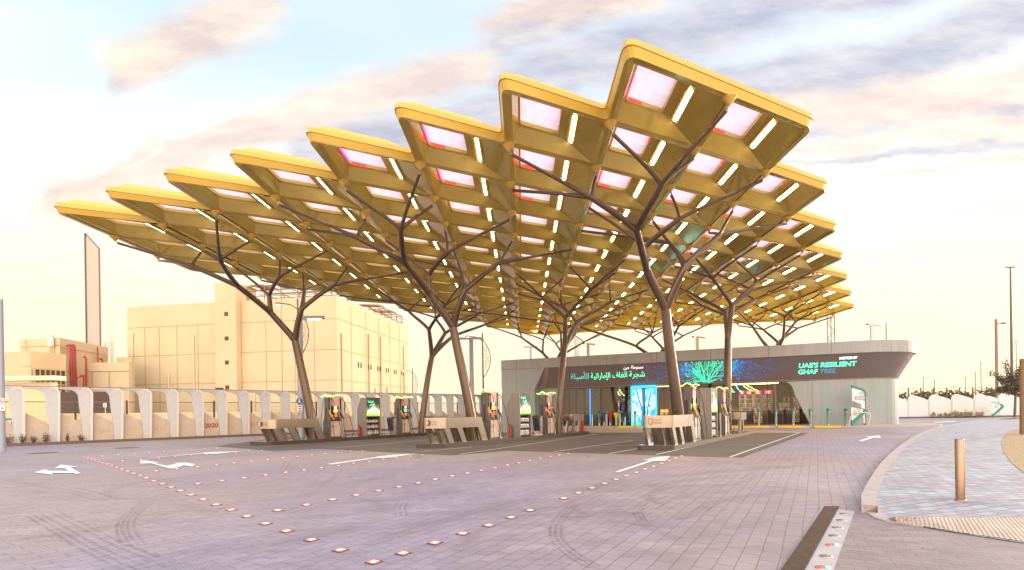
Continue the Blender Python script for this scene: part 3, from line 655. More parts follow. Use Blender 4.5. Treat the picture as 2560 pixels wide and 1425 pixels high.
prof = [(-.03, RIM + .01, .22), (.085, RIM - .015, .30), (.145, RIM + .165, .36), (.165, RIM + .175, .36), (.145, RIM + .315, .36), (.11, RIM + .345, .33), (.0, RIM + .36, .25), (-.25, RIM + .35, .2)]
rings = [ring_pts(*p) for p in prof]; m = MB(); n = len(rings[0]); vs = [v for r in rings for v in r]
m.mesh(vs, [(k * n + a, k * n + (a + 1) % n, (k + 1) * n + (a + 1) % n, (k + 1) * n + a) for k in range(1, len(prof) - 1) for a in range(n)], 0, False)
m.mesh(vs, [(a, (a + 1) % n, n + (a + 1) % n, n + a) for a in range(n)], 1, False)
m.build('fascia', [fasc, gold], canopy)

# columns
hubs = [(i, j) for j in range(16) for i in range(-(j // 2), 9 - (j // 2))]
TR = Vector((7.831, -2.930, 0))      # one column to the right
def shift(p, k): return Vector(p) - TR * k
def bez(p0, t0, p1, t1, n):
    L_ = (p1 - p0).length; c0 = p0 + t0 * L_ * .26; c1 = p1 - t1 * L_ * .26; r = []
    for k in range(n + 1):
        t = k / n; r.append(p0 * (1 - t) ** 3 + c0 * 3 * t * (1 - t) ** 2 + c1 * 3 * t * t * (1 - t) + p1 * t ** 3)
    return r
def column(tree, base_r=.225):
    """tree: node = (pos, radius, [children]); leaves are hubs (i, j)"""
    body = MB(); caps = []
    def grow(p, tdir, r, kids_):
        for ch in kids_:
            if isinstance(ch, tuple) and isinstance(ch[0], int):
                e = lat(ch[0], ch[1], -.20); d = (e - p).normalized(); bl = (tdir * .32 + d).normalized()
                pts = bez(p - tdir * .05, bl, e - d * .10, d, 8); r1 = .047; rr = [max(r1, r * .80 * (1 - k / 8 * 1.5) + r1 * min(1, k / 8 * 1.5)) for k in range(9)]
                body.tube(pts, rr, 10); caps.append((ch, e, d))
            else:
                q, rq, kk = ch; q = Vector(q); d = (q - p).normalized()
                # leave each node along the mean of its children
                cen = Vector((0, 0, 0))
                for c2 in kk: cen += (lat(*c2) if isinstance(c2[0], int) else Vector(c2[0]))
                cen /= len(kk); nd = (d * .9 + (cen - q).normalized() * .6).normalized()
                bl = (tdir * .45 + d).normalized()
                pts = bez(p - tdir * .06, bl, q + nd * .03, nd, 10); rr = [r * .92 * (1 - k / 10) + rq * (k / 10) for k in range(11)]
                body.tube(pts, rr, 12); grow(q, nd, rq, kk)
    base, kk = tree; base = Vector(base); q = Vector(kk[0]); d = (q - base).normalized(); up = Vector((0, 0, 1))
    cen = Vector((0, 0, 0))
    for c2 in kk[2]: cen += (lat(*c2) if isinstance(c2[0], int) else Vector(c2[0]))
    cen /= len(kk[2]); nd = (d + (cen - q).normalized() * .4).normalized()
    pts = bez(base, (up * .9 + d).normalized(), q, nd, 12); body.tube(pts, [base_r - (base_r - kk[1]) * k / 12 for k in range(13)], 16)
    grow(q, nd, kk[1], kk[2])
    c = body.build('column', bronze, canopy)
    for ch, e, d in caps:
        h_ = lat(*ch); m_ = MB(); m_.lathe([(.02, -.16), (.04, -.13), (.165, -.005), (.175, .03), (.13, .07)], (h_.x, h_.y, h_.z), 16)
        m_.tube([e - d * .11, e + (Vector((h_.x, h_.y, h_.z - .10)) - e) * .9], .024, 6, 1); m_.build('hub_cone', [fasc, steel], c)
    return c
def front_tree(base, k):
    s = 3 * k; f = lambda *p: shift(p, k); h_ = lambda i, j: (i + s, j)
    return (base, (f(5.45, 17.0, 4.85), .165, [
        (f(4.62, 16.35, 6.05), .135, [
            (f(3.93, 14.95, 6.9), .115, [(f(2.4, 14.25, 7.6), .085, [h_(2, 0), h_(1, 1), h_(2, 1)]), (f(4.2, 13.25, 7.5), .085, [h_(1, 0), h_(0, 0), h_(0, 1)])]),
            (f(4.58, 16.35, 6.85), .095, [(f(5.5, 15.5, 7.45), .08, [h_(0, 2), h_(-1, 2)]), h_(1, 2)])]),
        (f(6.0, 16.55, 6.25), .12, [(f(5.75, 17.4, 7.3), .08, [h_(1, 3), h_(0, 3), h_(0, 4)]), (f(7.35, 16.95, 7.4), .085, [h_(-1, 3), h_(-2, 4), h_(-1, 4)])])]))
used = set()
for k in range(3):
    for i, j in ((2, 0), (1, 1), (2, 1), (1, 0), (0, 0), (0, 1), (0, 2), (-1, 2), (1, 2), (1, 3), (0, 3), (0, 4), (-1, 3), (-2, 4), (-1, 4)): used.add((i + 3 * k, j))
BASES1 = [(6.1, 17.55, .16), (-1.56, 20.15, .16), (-9.5, 23.2, .16)]
for k, bs in enumerate(BASES1): column(front_tree(bs, k))
free = [h_ for h_ in hubs if h_ not in used]
c1 = Vector((5.0, 16.6, 0)); U2 = Vector((2.713, 3.558, 0))
bases2 = [Vector((10.17, 22.9, .16)), Vector((2.41, 25.4, .16)), Vector((-5.4, 28.6, .16))]
bases3 = [Vector((19.4, 35.6, .0)), Vector((11.6, 38.5, .0)), Vector((3.7, 41.5, .0))]
targets = [(c1 - TR * k + U2 * 2.55) for k in range(3)] + [(c1 - TR * k + U2 * 5.35) for k in range(3)]
assign = {t: [] for t in range(6)}
for h_ in sorted(free, key=lambda q: min((lat(*q).xy - t.xy).length for t in targets)):
    order = sorted(range(6), key=lambda t: (lat(*h_).xy - targets[t].xy).length)
    for t in order:
        if len(assign[t]) < 17: assign[t].append(h_); break
def auto_tree(base, fork, hs):
    # group hubs in threes by bearing round the crown, then pair the groups
    cen = sum((lat(*h_) for h_ in hs), Vector()) / len(hs)
    left = list(hs); groups = []
    while left:
        a = max(left, key=lambda q: (lat(*q) - cen).length); left.remove(a); near = sorted(left, key=lambda q: (lat(*q) - lat(*a)).length)[:2 if len(left) != 3 else 3]
        for q in near: left.remove(q)
        groups.append([a] + near)
    nodes_ = []
    for g in groups:
        c = sum((lat(*h_) for h_ in g), Vector()) / len(g); q = c.lerp(Vector((fork.x, fork.y, c.z)), .30); q.z = 7.45; nodes_.append((q, .075, g))
    # two or three limbs
    limbs = []; rem = list(nodes_)
    while rem:
        a = max(rem, key=lambda q: (q[0] - cen).length); rem.remove(a); near = sorted(rem, key=lambda q: (q[0] - a[0]).length)[:1 if len(rem) % 2 or len(rem) > 2 else 1]
        for q in near: rem.remove(q)
        ch = [a] + near; c = sum((q[0] for q in ch), Vector()) / len(ch); q = c.lerp(fork, .45); q.z = 6.3; limbs.append((q, .105, ch))
    return (tuple(base), (fork, .16, limbs))
FORK2 = [Vector((10.6, 23.6, 4.75)), Vector((2.9, 26.1, 4.75)), Vector((-4.8, 29.3, 4.75))]
for t in range(3): column(auto_tree(bases2[t], FORK2[t], assign[t]), .19)
for t in range(3): column(auto_tree(bases3[t], bases3[t] + Vector((0, 0, 5.2)), assign[3 + t]), .22)

# ------------------------------------------------------------------ pump islands
UX, UY = .606, .7955; RZ = math.atan2(UY, UX)
ISL = [('left', Vector((-11.15, 21.1, 0))), ('middle', Vector((-3.2, 18.0, 0))), ('right', Vector((4.5, 15.45, 0)))]
def isl(k, x, y, z=0.0): o = ISL[k][1]; return (o.x + UX * x - UY * y, o.y + UY * x + UX * y, z)
kerb_blk = mat('black ribbed kerb', (.075, .055, .05), .5, .2, noise=.15, nscale=9)
topm = mat('polished dark stone', (.14, .11, .10), .12, .0, noise=.15, nscale=4)
SK_ = -.30
def island(k):
    t = thing('pump_island', f'low black kerbed {ISL[k][0]} pump island with a dark polished top', 'pump island', isl(k, 0, 0), RZ, 'pump islands under the canopy')
    hw, ln = .56, 11.5
    def poly(hw, x0, x1, r):
        p = []
        for (cx_, cy_, a0) in ((x0 + r, -hw + r, 180), (x1 - .05, -hw + .05, 270), (x1 - .05, hw - .05, 0), (x0 + r, hw - r, 90)):
            rr = r if cx_ < 5 else .05
            for q in range(7): a = R(a0 + 90 * q / 6); p.append((cx_ + rr * math.cos(a) + SK_ * (cy_ + rr * math.sin(a)), cy_ + rr * math.sin(a)))
        return p
    m = MB(); m.prism(poly(hw, 0, ln, .28), 0, .150); m.build('kerb_block', kerb_blk, t)
    m = MB(); m.prism(poly(hw - .02, .02, ln - .02, .27), .1502, .165); m.build('top_slab', topm, t)
    return t
for k in range(3): island(k)

def logo(parent, M, s=1.0, m=None):
    m = m or mat('engraved emblem', (.42, .24, .14), .45, .3)
    b = MB(); n = 28; pts = [Vector((.075 * s * math.cos(2 * math.pi * a / n), .105 * s * math.sin(2 * math.pi * a / n), .003)) for a in range(n)]
    b.face([M @ p for p in pts]); b.build('emblem', m, parent)
    fl = [(-.02, -.075), (.005, -.03), (.03, .0), (.015, .04), (.028, .085), (-.012, .045), (-.028, .005), (-.008, -.02)]
    b = MB(); b.face([M @ Vector((x * s, y * s, .0065)) for x, y in fl]); b.build('flame_mark', mat('pale flame mark', (.8, .7, .6), .5), parent)
    text('lettering', arabic('اينوك'), .085 * s, m, parent, M @ Matrix.Translation((.10 * s, .03 * s, .002)), .001)
    text('lettering', 'enoc', .105 * s, m, parent, M @ Matrix.Translation((.10 * s, -.065 * s, .002)), .001)
def band(pts, z0, z1, th=.05):
    m = MB(); o = [Vector((x, y, 0)) for x, y in pts]; q = []
    for a, p in enumerate(o):
        t = (o[min(a + 1, len(o) - 1)] - o[max(a - 1, 0)]).normalized(); q.append(p + Vector((-t.y, t.x, 0)) * th)
    n = len(o); vs = [Vector((p.x, p.y, z)) for z in (z0, z1) for p in o] + [Vector((p.x, p.y, z)) for z in (z0, z1) for p in q]
    f = []
    for a in range(n - 1): f += [(a, a + 1, n + a + 1, n + a), (2 * n + a, 3 * n + a, 3 * n + a + 1, 2 * n + a + 1), (n + a, n + a + 1, 3 * n + a + 1, 3 * n + a), (a, 2 * n + a, 2 * n + a + 1, a + 1)]
    f += [(0, n, 3 * n, 2 * n), (n - 1, 3 * n - 1, 4 * n - 1, 2 * n - 1)]
    m.mesh(vs, f, 0, False); return m
def slant(m, x0, x1, y0, y1, z0, z1, dx, mi=0):
    vs = [Vector(p) for p in ((x0 + dx, y0, z0), (x1 + dx, y0, z0), (x1 + dx, y1, z0), (x0 + dx, y1, z0), (x0, y0, z1), (x1, y0, z1), (x1, y1, z1), (x0, y1, z1))]
    m.mesh(vs, [(0, 3, 2, 1), (4, 5, 6, 7), (0, 1, 5, 4), (1, 2, 6, 5), (2, 3, 7, 6), (3, 0, 4, 7)], mi)
def bumper(k):
    t = thing('crash_barrier', f'stainless steel barrier with slanted legs at the front of the {ISL[k][0]} pump island', 'barrier', isl(k, 0, 0), RZ, 'steel barriers at the island fronts')
    hw = .46; pts = [(2.55 + SK_ * -hw * 0, -hw)]
    r = .22; x0 = .30
    for (cx_, cy_, a0) in ((x0 + r, -hw + r, 270), (x0 + r, hw - r, 180)):
        for q in range(7): a = R(a0 - 90 * q / 6); y_ = cy_ + r * math.sin(a); pts.append((cx_ + r * math.cos(a) + SK_ * y_, y_))
    pts.append((2.55, hw)); pts = pts[::-1]
    band(pts, .72, 1.12, .05).build('top_band', steel, t)
    for x, y in ((.50, -hw), (1.20, -hw), (.40, hw - .06), (1.12, hw - .06), (1.72, hw - .06)):
        m = MB(); slant(m, x, x + .27, y + .015, y + .12, .166, .72, .26); m.build('leg', steel, t)
    m = MB(); slant(m, .50, .72, -.10, .10, .166, .72, .26); m.build('leg', steel, t)
    for y in (-hw, hw - .06):
        m = MB(); vs = [(2.23, 1.12), (2.60, 1.12), (2.98, .166), (2.62, .166), (2.40, .72), (2.10, .72)]
        m.mesh([Vector((x, y + d, z)) for d in (-.004, .10) for x, z in vs], [(0, 1, 2, 3, 4, 5)[::-1], (6, 7, 8, 9, 10, 11)] + [(a, (a + 1) % 6, 6 + (a + 1) % 6, 6 + a) for a in range(6)]); m.build('end_plate', steel, t)
    m = MB(); slant(m, .9, 2.4, -hw + .06, hw - .06, 1.085, 1.11, 0); 
    M = Matrix.Translation((.30 + SK_ * .16 - .064, .16, .93)) @ Matrix.Rotation(math.atan2(.958, -.2886) + math.pi, 4, 'Z') @ FRONT
    logo(t, M, 1.15)
for k in range(3): bumper(k)
def rear(k):
    t = thing('rear_barrier', f'short steel barrier standing at the back end of the {ISL[k][0]} pump island', 'barrier', isl(k, 0, 0), RZ, 'steel barriers at the island backs')
    hw = .42; pts = [(10.05, hw), (11.1, hw), (11.22, hw - .12), (11.22 - SK_ * 0 + .1, -hw + .12), (11.2, -hw), (10.05, -hw)]
    band(pts[::-1], .76, 1.12, -.05).build('top_band', steel, t)
    for x, y in ((10.2, -hw), (10.8, -hw), (10.2, hw - .1), (10.8, hw - .1)):
        m = MB(); slant(m, x, x + .16, y, y + .10, .166, .76, -.16); m.build('leg', steel, t)
for k in range(3): rear(k)
for k, y in ((1, -.2),):
    p = isl(k, 11.42, y, .166); e = thing('fire_extinguisher', 'red fire extinguisher box behind the middle island rear barrier', 'extinguisher', p, RZ)
    m = MB(); m.box((0, 0, .29), (.14, .24, .52), bev=.03); m.build('cabinet', redp, e); m = MB(); m.box((0, 0, .01), (.16, .26, .02)); m.build('foot', steel_dark, e)

scr = emis('white display', (.9, .95, 1.0), 2.2); ylw = emis('yellow lit label', (1.0, .68, .08), 1.3); gls = emis('green lit label', (.10, .85, .35), 1.2); rds = emis('red lit label', (.9, .12, .12), 1.1)
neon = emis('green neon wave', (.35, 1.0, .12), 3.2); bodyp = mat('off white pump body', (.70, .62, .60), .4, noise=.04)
TOP = .166
def pump(x, k, lab, screen, grp):
    t = thing('fuel_pump', lab, 'fuel pump', isl(k, x, 0, TOP), RZ, 'fuel pumps on the islands'); hw = .38
    for sx in (-1, 1):
        m = MB(); pr = [(.30, 0), (-.30, 0), (-.30, .78), (-.20, .98), (-.16, 1.25), (-.16, 1.98), (.16, 1.98), (.16, 1.25), (.20, .98), (.30, .78)]
        xa, xb = (-hw, -hw + .075) if sx < 0 else (hw - .06, hw)
        n = len(pr); m.mesh([Vector((x_, y, z)) for x_ in (xa, xb) for y, z in pr], [tuple(range(n)), tuple(range(2 * n - 1, n - 1, -1))] + [(a, (a + 1) % n, n + (a + 1) % n, n + a) for a in range(n)])
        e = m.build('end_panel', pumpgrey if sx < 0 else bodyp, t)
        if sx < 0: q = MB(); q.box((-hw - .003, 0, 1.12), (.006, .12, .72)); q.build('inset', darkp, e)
    m = MB(); m.box((0, 0, .43), (2 * hw - .16, .56, .74)); c = m.build('cabinet', bodyp if k == 2 else cream, t)
    m = MB(); m.box((0, 0, .03), (2 * hw - .15, .54, .06)); m.build('plinth', steel_dark, t)
    logo(c, Matrix.Translation((-.20, -.283, .55)) @ FRONT, .75)
    m = MB(); m.box((0, 0, .90), (.50, .34, .20)); m.build('nozzle_shelf', steel_dark, t)
    m = MB(); m.box((0, 0, 1.28), (.30, .38, .60)); d = m.build('display_unit', darkp, t)
    for sy in (-1, 1):
        m = MB(); m.box((0, sy * .193, 1.50), (.12, .01, .09)); m.build('screen', scr, d)
        m = MB(); m.box((0, sy * .193, 1.33), (.21, .01, .17)); m.build('price_label', screen, d)
        m = MB(); m.box((.03, sy * .193, 1.10), (.13, .01, .16)); m.build('price_label', rds, d)
    m = MB(); m.prism([(-.16, .20), (-.16, -.20), (.19, -.20), (.19, .20)], 1.56, 1.97); m.build('header_panel', pink, t)
    for sx in (-1, 1):
        m = MB(); m.box((sx * .255, 0, 1.45), (.085, .30, 1.0)); m.build('hose_pillar', cream, t)
        m = MB(); m.box((sx * .30, -.17, 1.66), (.03, .035, .60)); m.build('hose_rail', blackm, t)
    m = MB(); m.box((-.02, 0, 2.0), (2 * hw + .04, .40, .05), bev=.03); m.build('cap', redp if k == 2 else cream, t)
    m = MB()
    pts = [Vector((-hw - .22 + 1.16 * a / 30, -.21, 2.075 + .05 * math.sin(a / 30 * 7.5 + 2.6) * (1 - .75 * min(1, max(0, (a - 14) / 6))))) for a in range(31)]
    m.tube(pts, .015, 6); m2 = [Vector((-hw - .12, -.19 + .42 * a / 20, 2.06 + .045 * math.sin(a / 20 * 6))) for a in range(21)]; m.tube(m2, .014, 6); m.build('neon_crest', neon, t)
    for x_, z_, mm_ in ((-.335, 1.16, yel), (-.23, 1.00, yel), (.23, 1.12, blackm), (.335, 1.00, grn)):
        for sy in ((-1,) if True else (-1, 1)):
            m = MB(); yb = -.30 if abs(x_) < .3 else -.27
            m.tube([(x_ - .01, yb + .06, z_ + .16), (x_, yb, z_ + .04), (x_ + .01, yb - .03, z_ - .06)], [.028, .045, .035], 8); m.tube([(x_, yb, z_ + .03), (x_ + .06, yb - .05, z_ - .03), (x_ + .03, yb - .06, z_ - .13)], [.03, .022, .02], 6)
            m.build('nozzle', mm_, t)
    def hose(pts, r=.0135):
        P_2 = [Vector(p) for p in pts]; P2 = [P_2[0]] + P_2 + [P_2[-1]]; o = []
        for a in range(1, len(P2) - 2):
            for q in range(8):
                u = q / 8; p0, p1, p2, p3 = P2[a - 1], P2[a], P2[a + 1], P2[a + 2]
                o.append(.5 * ((2 * p1) + (p2 - p0) * u + (2 * p0 - 5 * p1 + 4 * p2 - p3) * u * u + (3 * p1 - p0 - 3 * p2 + p3) * u ** 3))
        o.append(P2[-1]); m = MB(); m.tube(o, r, 6); m.build('hose', blackm, t)
    hose([(-.30, -.18, 1.90), (-.22, -.28, 1.88), (-.15, -.33, 1.70), (-.21, -.34, 1.2), (-.22, -.35, .95), (-.24, -.36, .5), (-.16, -.34, .04)])
    hose([(.30, -.18, 1.90), (.40, -.26, 1.86), (.55, -.34, 1.45), (.74, -.36, .85), (.86, -.38, .30), (.80, -.40, .03), (.5, -.40, .0), (.37, -.37, .35), (.35, -.33, .95)])
    hose([(-.30, .18, 1.90), (-.45, .1, 1.86), (-.60, 0, 1.35), (-.72, -.1, .75), (-.62, -.1, .05)])
    hose([(.05, -.30, 1.0), (.10, -.34, .75), (.19, -.36, .45), (.17, -.36, .12), (.10, -.40, .0)])
    hose([(.25, -.30, 1.9), (.25, -.31, 1.1), (.26, -.35, .6), (.30, -.37, .1), (.40, -.42, .0)])
    return t
side = ['nearer the camera', 'farther along it']
PUMPX = (3.72, 8.15)
for k in range(3):
    for a in range(2):
        pump(PUMPX[a], k, f'fuel pump with green neon crest on the {ISL[k][0]} island, {"by the front barrier" if a == 0 else "by the rear column"}', [ylw, gls][a] if k == 0 else [ylw, rds][a], None)

# display cabinets with lit pictures and shelves of oil bottles
def screen_mat():
    q = NT('lit picture of a green skyline', .4); v = q.coord(); sp = q.n('ShaderNodeSeparateXYZ'); q.l(v, sp.inputs[0]); x, y, z = sp.outputs
    sk1 = q.n('ShaderNodeTexNoise'); sk1.noise_dimensions = '1D'; q.l(q.math('MULTIPLY', x, 30.0), sk1.inputs['W']); sk1.inputs['Scale'].default_value = 1.6; sk1.inputs['Detail'].default_value = 4
    g = q.math('MULTIPLY', q.math('SUBTRACT', 1.0, q.math('MINIMUM', q.math('MULTIPLY', q.math('ABSOLUTE', q.math('SUBTRACT', x, .03)), 1.6), 1.0)), .42)
    top = q.math('ADD', q.math('ADD', g, q.math('MULTIPLY', q.math('SUBTRACT', sk1.outputs[0], .5), 1.1)), 1.13)
    inside = q.math('LESS_THAN', z, top)
    c = q.ramp(q.math('DIVIDE', q.math('SUBTRACT', z, 1.02), .5), [(0, (.02, .45, .12)), (.12, (.25, .85, .10)), (.25, (.95, .75, .05)), (.36, (.9, .95, .3)), (.5, (.95, 1, .75)), (1, (.6, 1, .5))])
    n = q.noise(v, 26, 3); c = q.mix(1, c, q.ramp(n, [(.35, (.35, .4, .2)), (.6, (1.25, 1.2, 1.1))]), 'MULTIPLY')
    q.l(q.mix(inside, (.02, .014, .012), c), q.b.inputs['Emission Color']); q.b.inputs['Emission Strength'].default_value = 1.5; q.b.inputs['Base Color'].default_value = (.03, .02, .02, 1); return q.m
SCR = screen_mat(); cabm = mat('grey cabinet panel', (.26, .225, .215), .45, .1, noise=.06, nscale=3)
grt = emis('green lit lettering', (.10, 1.0, .55), 1.6)
def bottle_mesh(col, nm):
    m = MB(); m.prism([(-.036, -.024), (.036, -.024), (.036, .024), (-.036, .024)], 0, .13); m.mesh([Vector(p) for p in ((-.036, -.024, .13), (.036, -.024, .13), (.036, .024, .13), (-.036, .024, .13), (-.02, -.014, .17), (.02, -.014, .17), (.02, .014, .17), (-.02, .014, .17))], [(0, 1, 5, 4), (1, 2, 6, 5), (2, 3, 7, 6), (3, 0, 4, 7)]); m.lathe([(.015, .17), (.015, .195)], n=8, mi=2)
    m.box((0, -.0245, .07), (.05, .003, .07), 1)
    return m.data(nm, [mat('bottle plastic ' + nm, col, .3), mat('bottle label', (.75, .72, .70), .5), mat('bottle cap ' + nm, tuple(c * .5 for c in col), .4)])
BOT = [bottle_mesh(c, 'oil_bottle') if False else bottle_mesh(c, n_) for c, n_ in (((.45, .38, .30), 'tan'), ((.30, .30, .36), 'grey'), ((.40, .10, .10), 'red'), ((.08, .12, .32), 'blue'), ((.55, .50, .45), 'cream'))]
CABX = 5.85
for k in range(3):
    t = thing('display_cabinet', f'grey cabinet with lit green skyline picture above oil shelves on the {ISL[k][0]} island', 'display cabinet', isl(k, CABX, 0, TOP), RZ, 'display cabinets on the islands')
    pr = [(.40, 0), (-.36, 0), (-.36, 1.03), (-.36, 2.0), (.10, 2.0), (.16, 1.86), (.20, 1.75), (.32, 1.55), (.40, 1.30)]
    for xa, xb in ((-.46, -.41), (.41, .46)):
        m = MB(); n = len(pr); m.mesh([Vector((x_, y, z)) for x_ in (xa, xb) for y, z in pr], [tuple(range(n)), tuple(range(2 * n - 1, n - 1, -1))] + [(a, (a + 1) % n, n + (a + 1) % n, n + a) for a in range(n)]); m.build('side_panel', cabm, t)
    m = MB(); m.box((0, .05, 1.5), (.818, .30, .96)); m.build('body', cabm, t)
    m = MB(); m.box((0, .36, .62), (.818, .03, 1.2)); m.build('back_panel', steel_dark, t)
    m = MB(); m.box((0, -.34, 1.51), (.818, .03, .98)); s_ = m.build('picture_screen', SCR, t)
    text('lettering', arabic('لقيادة'), .15, grt, s_, Matrix.Translation((-.34, -.362, 1.74)) @ FRONT, .001); text('lettering', arabic('أفضل'), .13, grt, s_, Matrix.Translation((-.22, -.362, 1.60)) @ FRONT, .001)
    m = MB(); m.box((0, -.15, 1.96), (.818, .36, .05)); m.build('top_panel', cabm, t)
    zs = (.06, .39, .68)
    for z in zs + (1.0,): m = MB(); m.box((0, -.17, z - .012), (.818, .35, .024)); m.build('shelf', steel_dark, t)
    for r_, (z, n, sc) in enumerate(((.06, 6, 1.35), (.39, 8, 1.1), (.68, 9, 1.0))):
        for q in range(n):
            px = -.36 + .72 * (q + .5) / n; w_ = isl(k, CABX, 0, TOP); cx_ = CABX + px; p = isl(k, cx_, -.27, TOP + z + .0005)
            o = obj('oil_bottle', BOT[(q * 3 + r_ * 2 + k) % 5 if r_ else (0, 4, 1, 3, 4, 1)[q]], None, p); o.rotation_euler = (0, 0, RZ); o.scale = (sc * .9, sc, sc)
            tag(o, f'small motor oil bottle on the {["bottom", "middle", "top"][r_]} shelf of the {ISL[k][0]} island cabinet', 'oil bottle', f'oil bottles on the {["bottom", "middle", "top"][r_]} shelf of the {ISL[k][0]} cabinet')
    p = isl(k, CABX - .56, .12, TOP); e = thing('fire_extinguisher', f'red fire extinguisher standing against the cabinet on the {ISL[k][0]} island', 'extinguisher', p, RZ, 'extinguishers beside the cabinets')
    m = MB(); m.lathe([(.0, 0), (.07, .0), (.075, .03), (.075, .40), (.05, .47), (.02, .50)], n=14); m.build('cylinder', redp, e); m = MB(); m.tube([(0, 0, .5), (0, 0, .55), (-.06, 0, .58)], .014, 6); m.tube([(0, 0, .54), (.09, .02, .45), (.10, .02, .2)], .01, 6); m.build('valve', blackm, e)
    # litter bin
    t = thing('litter_bin', f'curved steel litter bin between cabinet and pump on the {ISL[k][0]} island', 'bin', isl(k, 7.3, -.05, TOP), RZ, 'litter bins on the islands')
    m = MB(); m.prism([(-.02, .18), (-.02, -.16), (.17, -.16), (.17, .18)], 0, .78); m.mesh([Vector(p) for p in ((-.02, -.16, .78), (.17, -.16, .78), (.17, .18, .78), (-.02, .18, .78), (.05, -.16, .90), (.17, -.16, .93), (.17, .18, .93), (.05, .18, .90))], [(0, 1, 5, 4), (1, 2, 6, 5), (2, 3, 7, 6), (3, 0, 4, 7), (4, 5, 6, 7)]); m.build('bin_body', steel, t)
    m = MB(); pr = [(.16, .94), (-.04, .97), (-.17, .93), (-.20, .84), (-.15, .55), (-.08, .20), (-.03, .20), (-.03, .78), (.04, .90)]; n = len(pr)
    m.mesh([Vector((x, y, z)) for y in (-.17, .19) for x, z in pr], [tuple(range(n)), tuple(range(2 * n - 1, n - 1, -1))] + [(a, (a + 1) % n, n + (a + 1) % n, n + a) for a in range(n)]); m.build('hood', mat('dark blue bin hood', (.05, .06, .10), .35), t)

# ------------------------------------------------------------------ the shop behind the pumps
SY0 = 41.0; SRZ = math.atan2(-.3505, .9366); SE = Vector((.9366, -.3505, 0)); SN = Vector((.3505, .9366, 0))
def sx_at(px, py=1000, yl=0.0):
    a, _ = _ray(px, py); # ground line through (0,SY0)+SN*yl along SE
    o = Vector((0, SY0, 0)) + SN * yl; return (a * o.y - o.x) / (SE.x - a * SE.y)
def sw(x, y, z=0.0): p = Vector((0, SY0, 0)) + SE * x + SN * y; return (p.x, p.y, z)
def perf_mat(name, basec, dens=.5, seam=2.45):
    q = NT(name, .5); q.b.inputs['Metallic'].default_value = .25; v = q.coord(); sp = q.n('ShaderNodeSeparateXYZ'); q.l(v, sp.inputs[0]); x, y, z = sp.outputs
    u = q.math('ADD', x, q.math('MULTIPLY', y, .8))
    fu = q.math('SUBTRACT', q.math('FRACT', q.math('DIVIDE', u, .075)), .5)
    row = q.math('FLOOR', q.math('DIVIDE', z, .075)); fz = q.math('SUBTRACT', q.math('FRACT', q.math('DIVIDE', z, .075)), .5)
    d = q.math('SQRT', q.math('ADD', q.math('MULTIPLY', fu, fu), q.math('MULTIPLY', fz, fz)))
    dot = q.math('LESS_THAN', d, .30)
    mv = q.coord(scale=(1.1, 1.1, .35)); mk = q.ramp(q.noise(mv, .9, 3), [(.46, (0, 0, 0)), (.60, (1, 1, 1))])
    dot = q.math('MULTIPLY', dot, q.math('ADD', q.math('MULTIPLY', mk, dens), .22))
    seamf = q.math('LESS_THAN', q.math('FRACT', q.math('DIVIDE', u, seam)), .012)
    c = q.mix(1, (basec), q.ramp(q.noise(q.coord(scale=(1, 1, .1)), 1.6, 4), [(.3, (.9,) * 3), (.7, (1.08,) * 3)]), 'MULTIPLY')
    c = q.mix(dot, c, (.02, .20, .15)); c = q.mix(q.math('MULTIPLY', seamf, .6), c, (.1, .09, .09)); q.l(c, q.b.inputs['Base Color'])
    q.l(q.mix(q.math('MULTIPLY', dot, mk), (0, 0, 0), (.03, .42, .30)), q.b.inputs['Emission Color']); q.b.inputs['Emission Strength'].default_value = .35
    return q.m
PERF = perf_mat('perforated grey cladding', (.345, .345, .375)); PARA = perf_mat('perforated parapet cladding', (.34, .325, .345), .05, 3.7)
def led_mat():
    q = NT('large led screen', .35); v = q.coord(); sp = q.n('ShaderNodeSeparateXYZ'); q.l(v, sp.inputs[0]); x, y, z = sp.outputs
    n = q.noise(q.coord(scale=(1, 1, 2)), 1.2, 4); q.l(q.ramp(n, [(.3, (.022, .014, .014)), (.7, (.034, .024, .024))]), q.b.inputs['Emission Color']); q.b.inputs['Emission Strength'].default_value = 1.0
    q.b.inputs['Base Color'].default_value = (.13, .10, .098, 1); return q.m
LEDM = led_mat()
shop = thing('shop_building', 'low grey perforated shop with a long dark screen band and flared rounded right end', 'shop', sw(0, 0, 0), SRZ)
XL, XR, DEP = sx_at(1264, 960), 24.7, 13.0
def plan(off, r=3.1):
    pts = [(XL - off * .0, -off)]
    pts.append((XR - 2, -off))
    for k in range(15): a = R(-90 + 90 * k / 14); rr = r + off; pts.append((XR + rr * math.cos(a) * (1 + .0), r + rr * math.sin(a)))
    pts += [(XR + r + off, DEP), (XL, DEP)]
    return pts
def loft(offs_z, mi=0, closed=False, a0=0, a1=None):
    m = MB(); rs = []
    for off, z in offs_z: pl = plan(off)[a0:a1]; rs.append([Vector((x, y, z)) for x, y in pl])
    n = len(rs[0]); vs = [p for r in rs for p in r]
    m.mesh(vs, [(k * n + a, k * n + a + 1, (k + 1) * n + a + 1, (k + 1) * n + a) for k in range(len(rs) - 1) for a in range(n - 1)], mi)
    if closed: m.mesh(vs, [(k * n + n - 1, k * n, (k + 1) * n, (k + 1) * n + n - 1) for k in range(len(rs) - 1)], mi)
    return m
m = loft([(.86, 4.80), (.98, 4.84), (.98, 5.60), (.80, 5.63), (.80, 5.40)], 0, True); m.build('parapet', PARA, shop)
m = MB(); m.face([Vector((x, y, 5.41)) for x, y in plan(.82)]); m.build('roof', roofm, shop)
bandb = mat('screen surround', (.30, .24, .22), .45)
XB = sx_at(1352, 950)
m = MB()
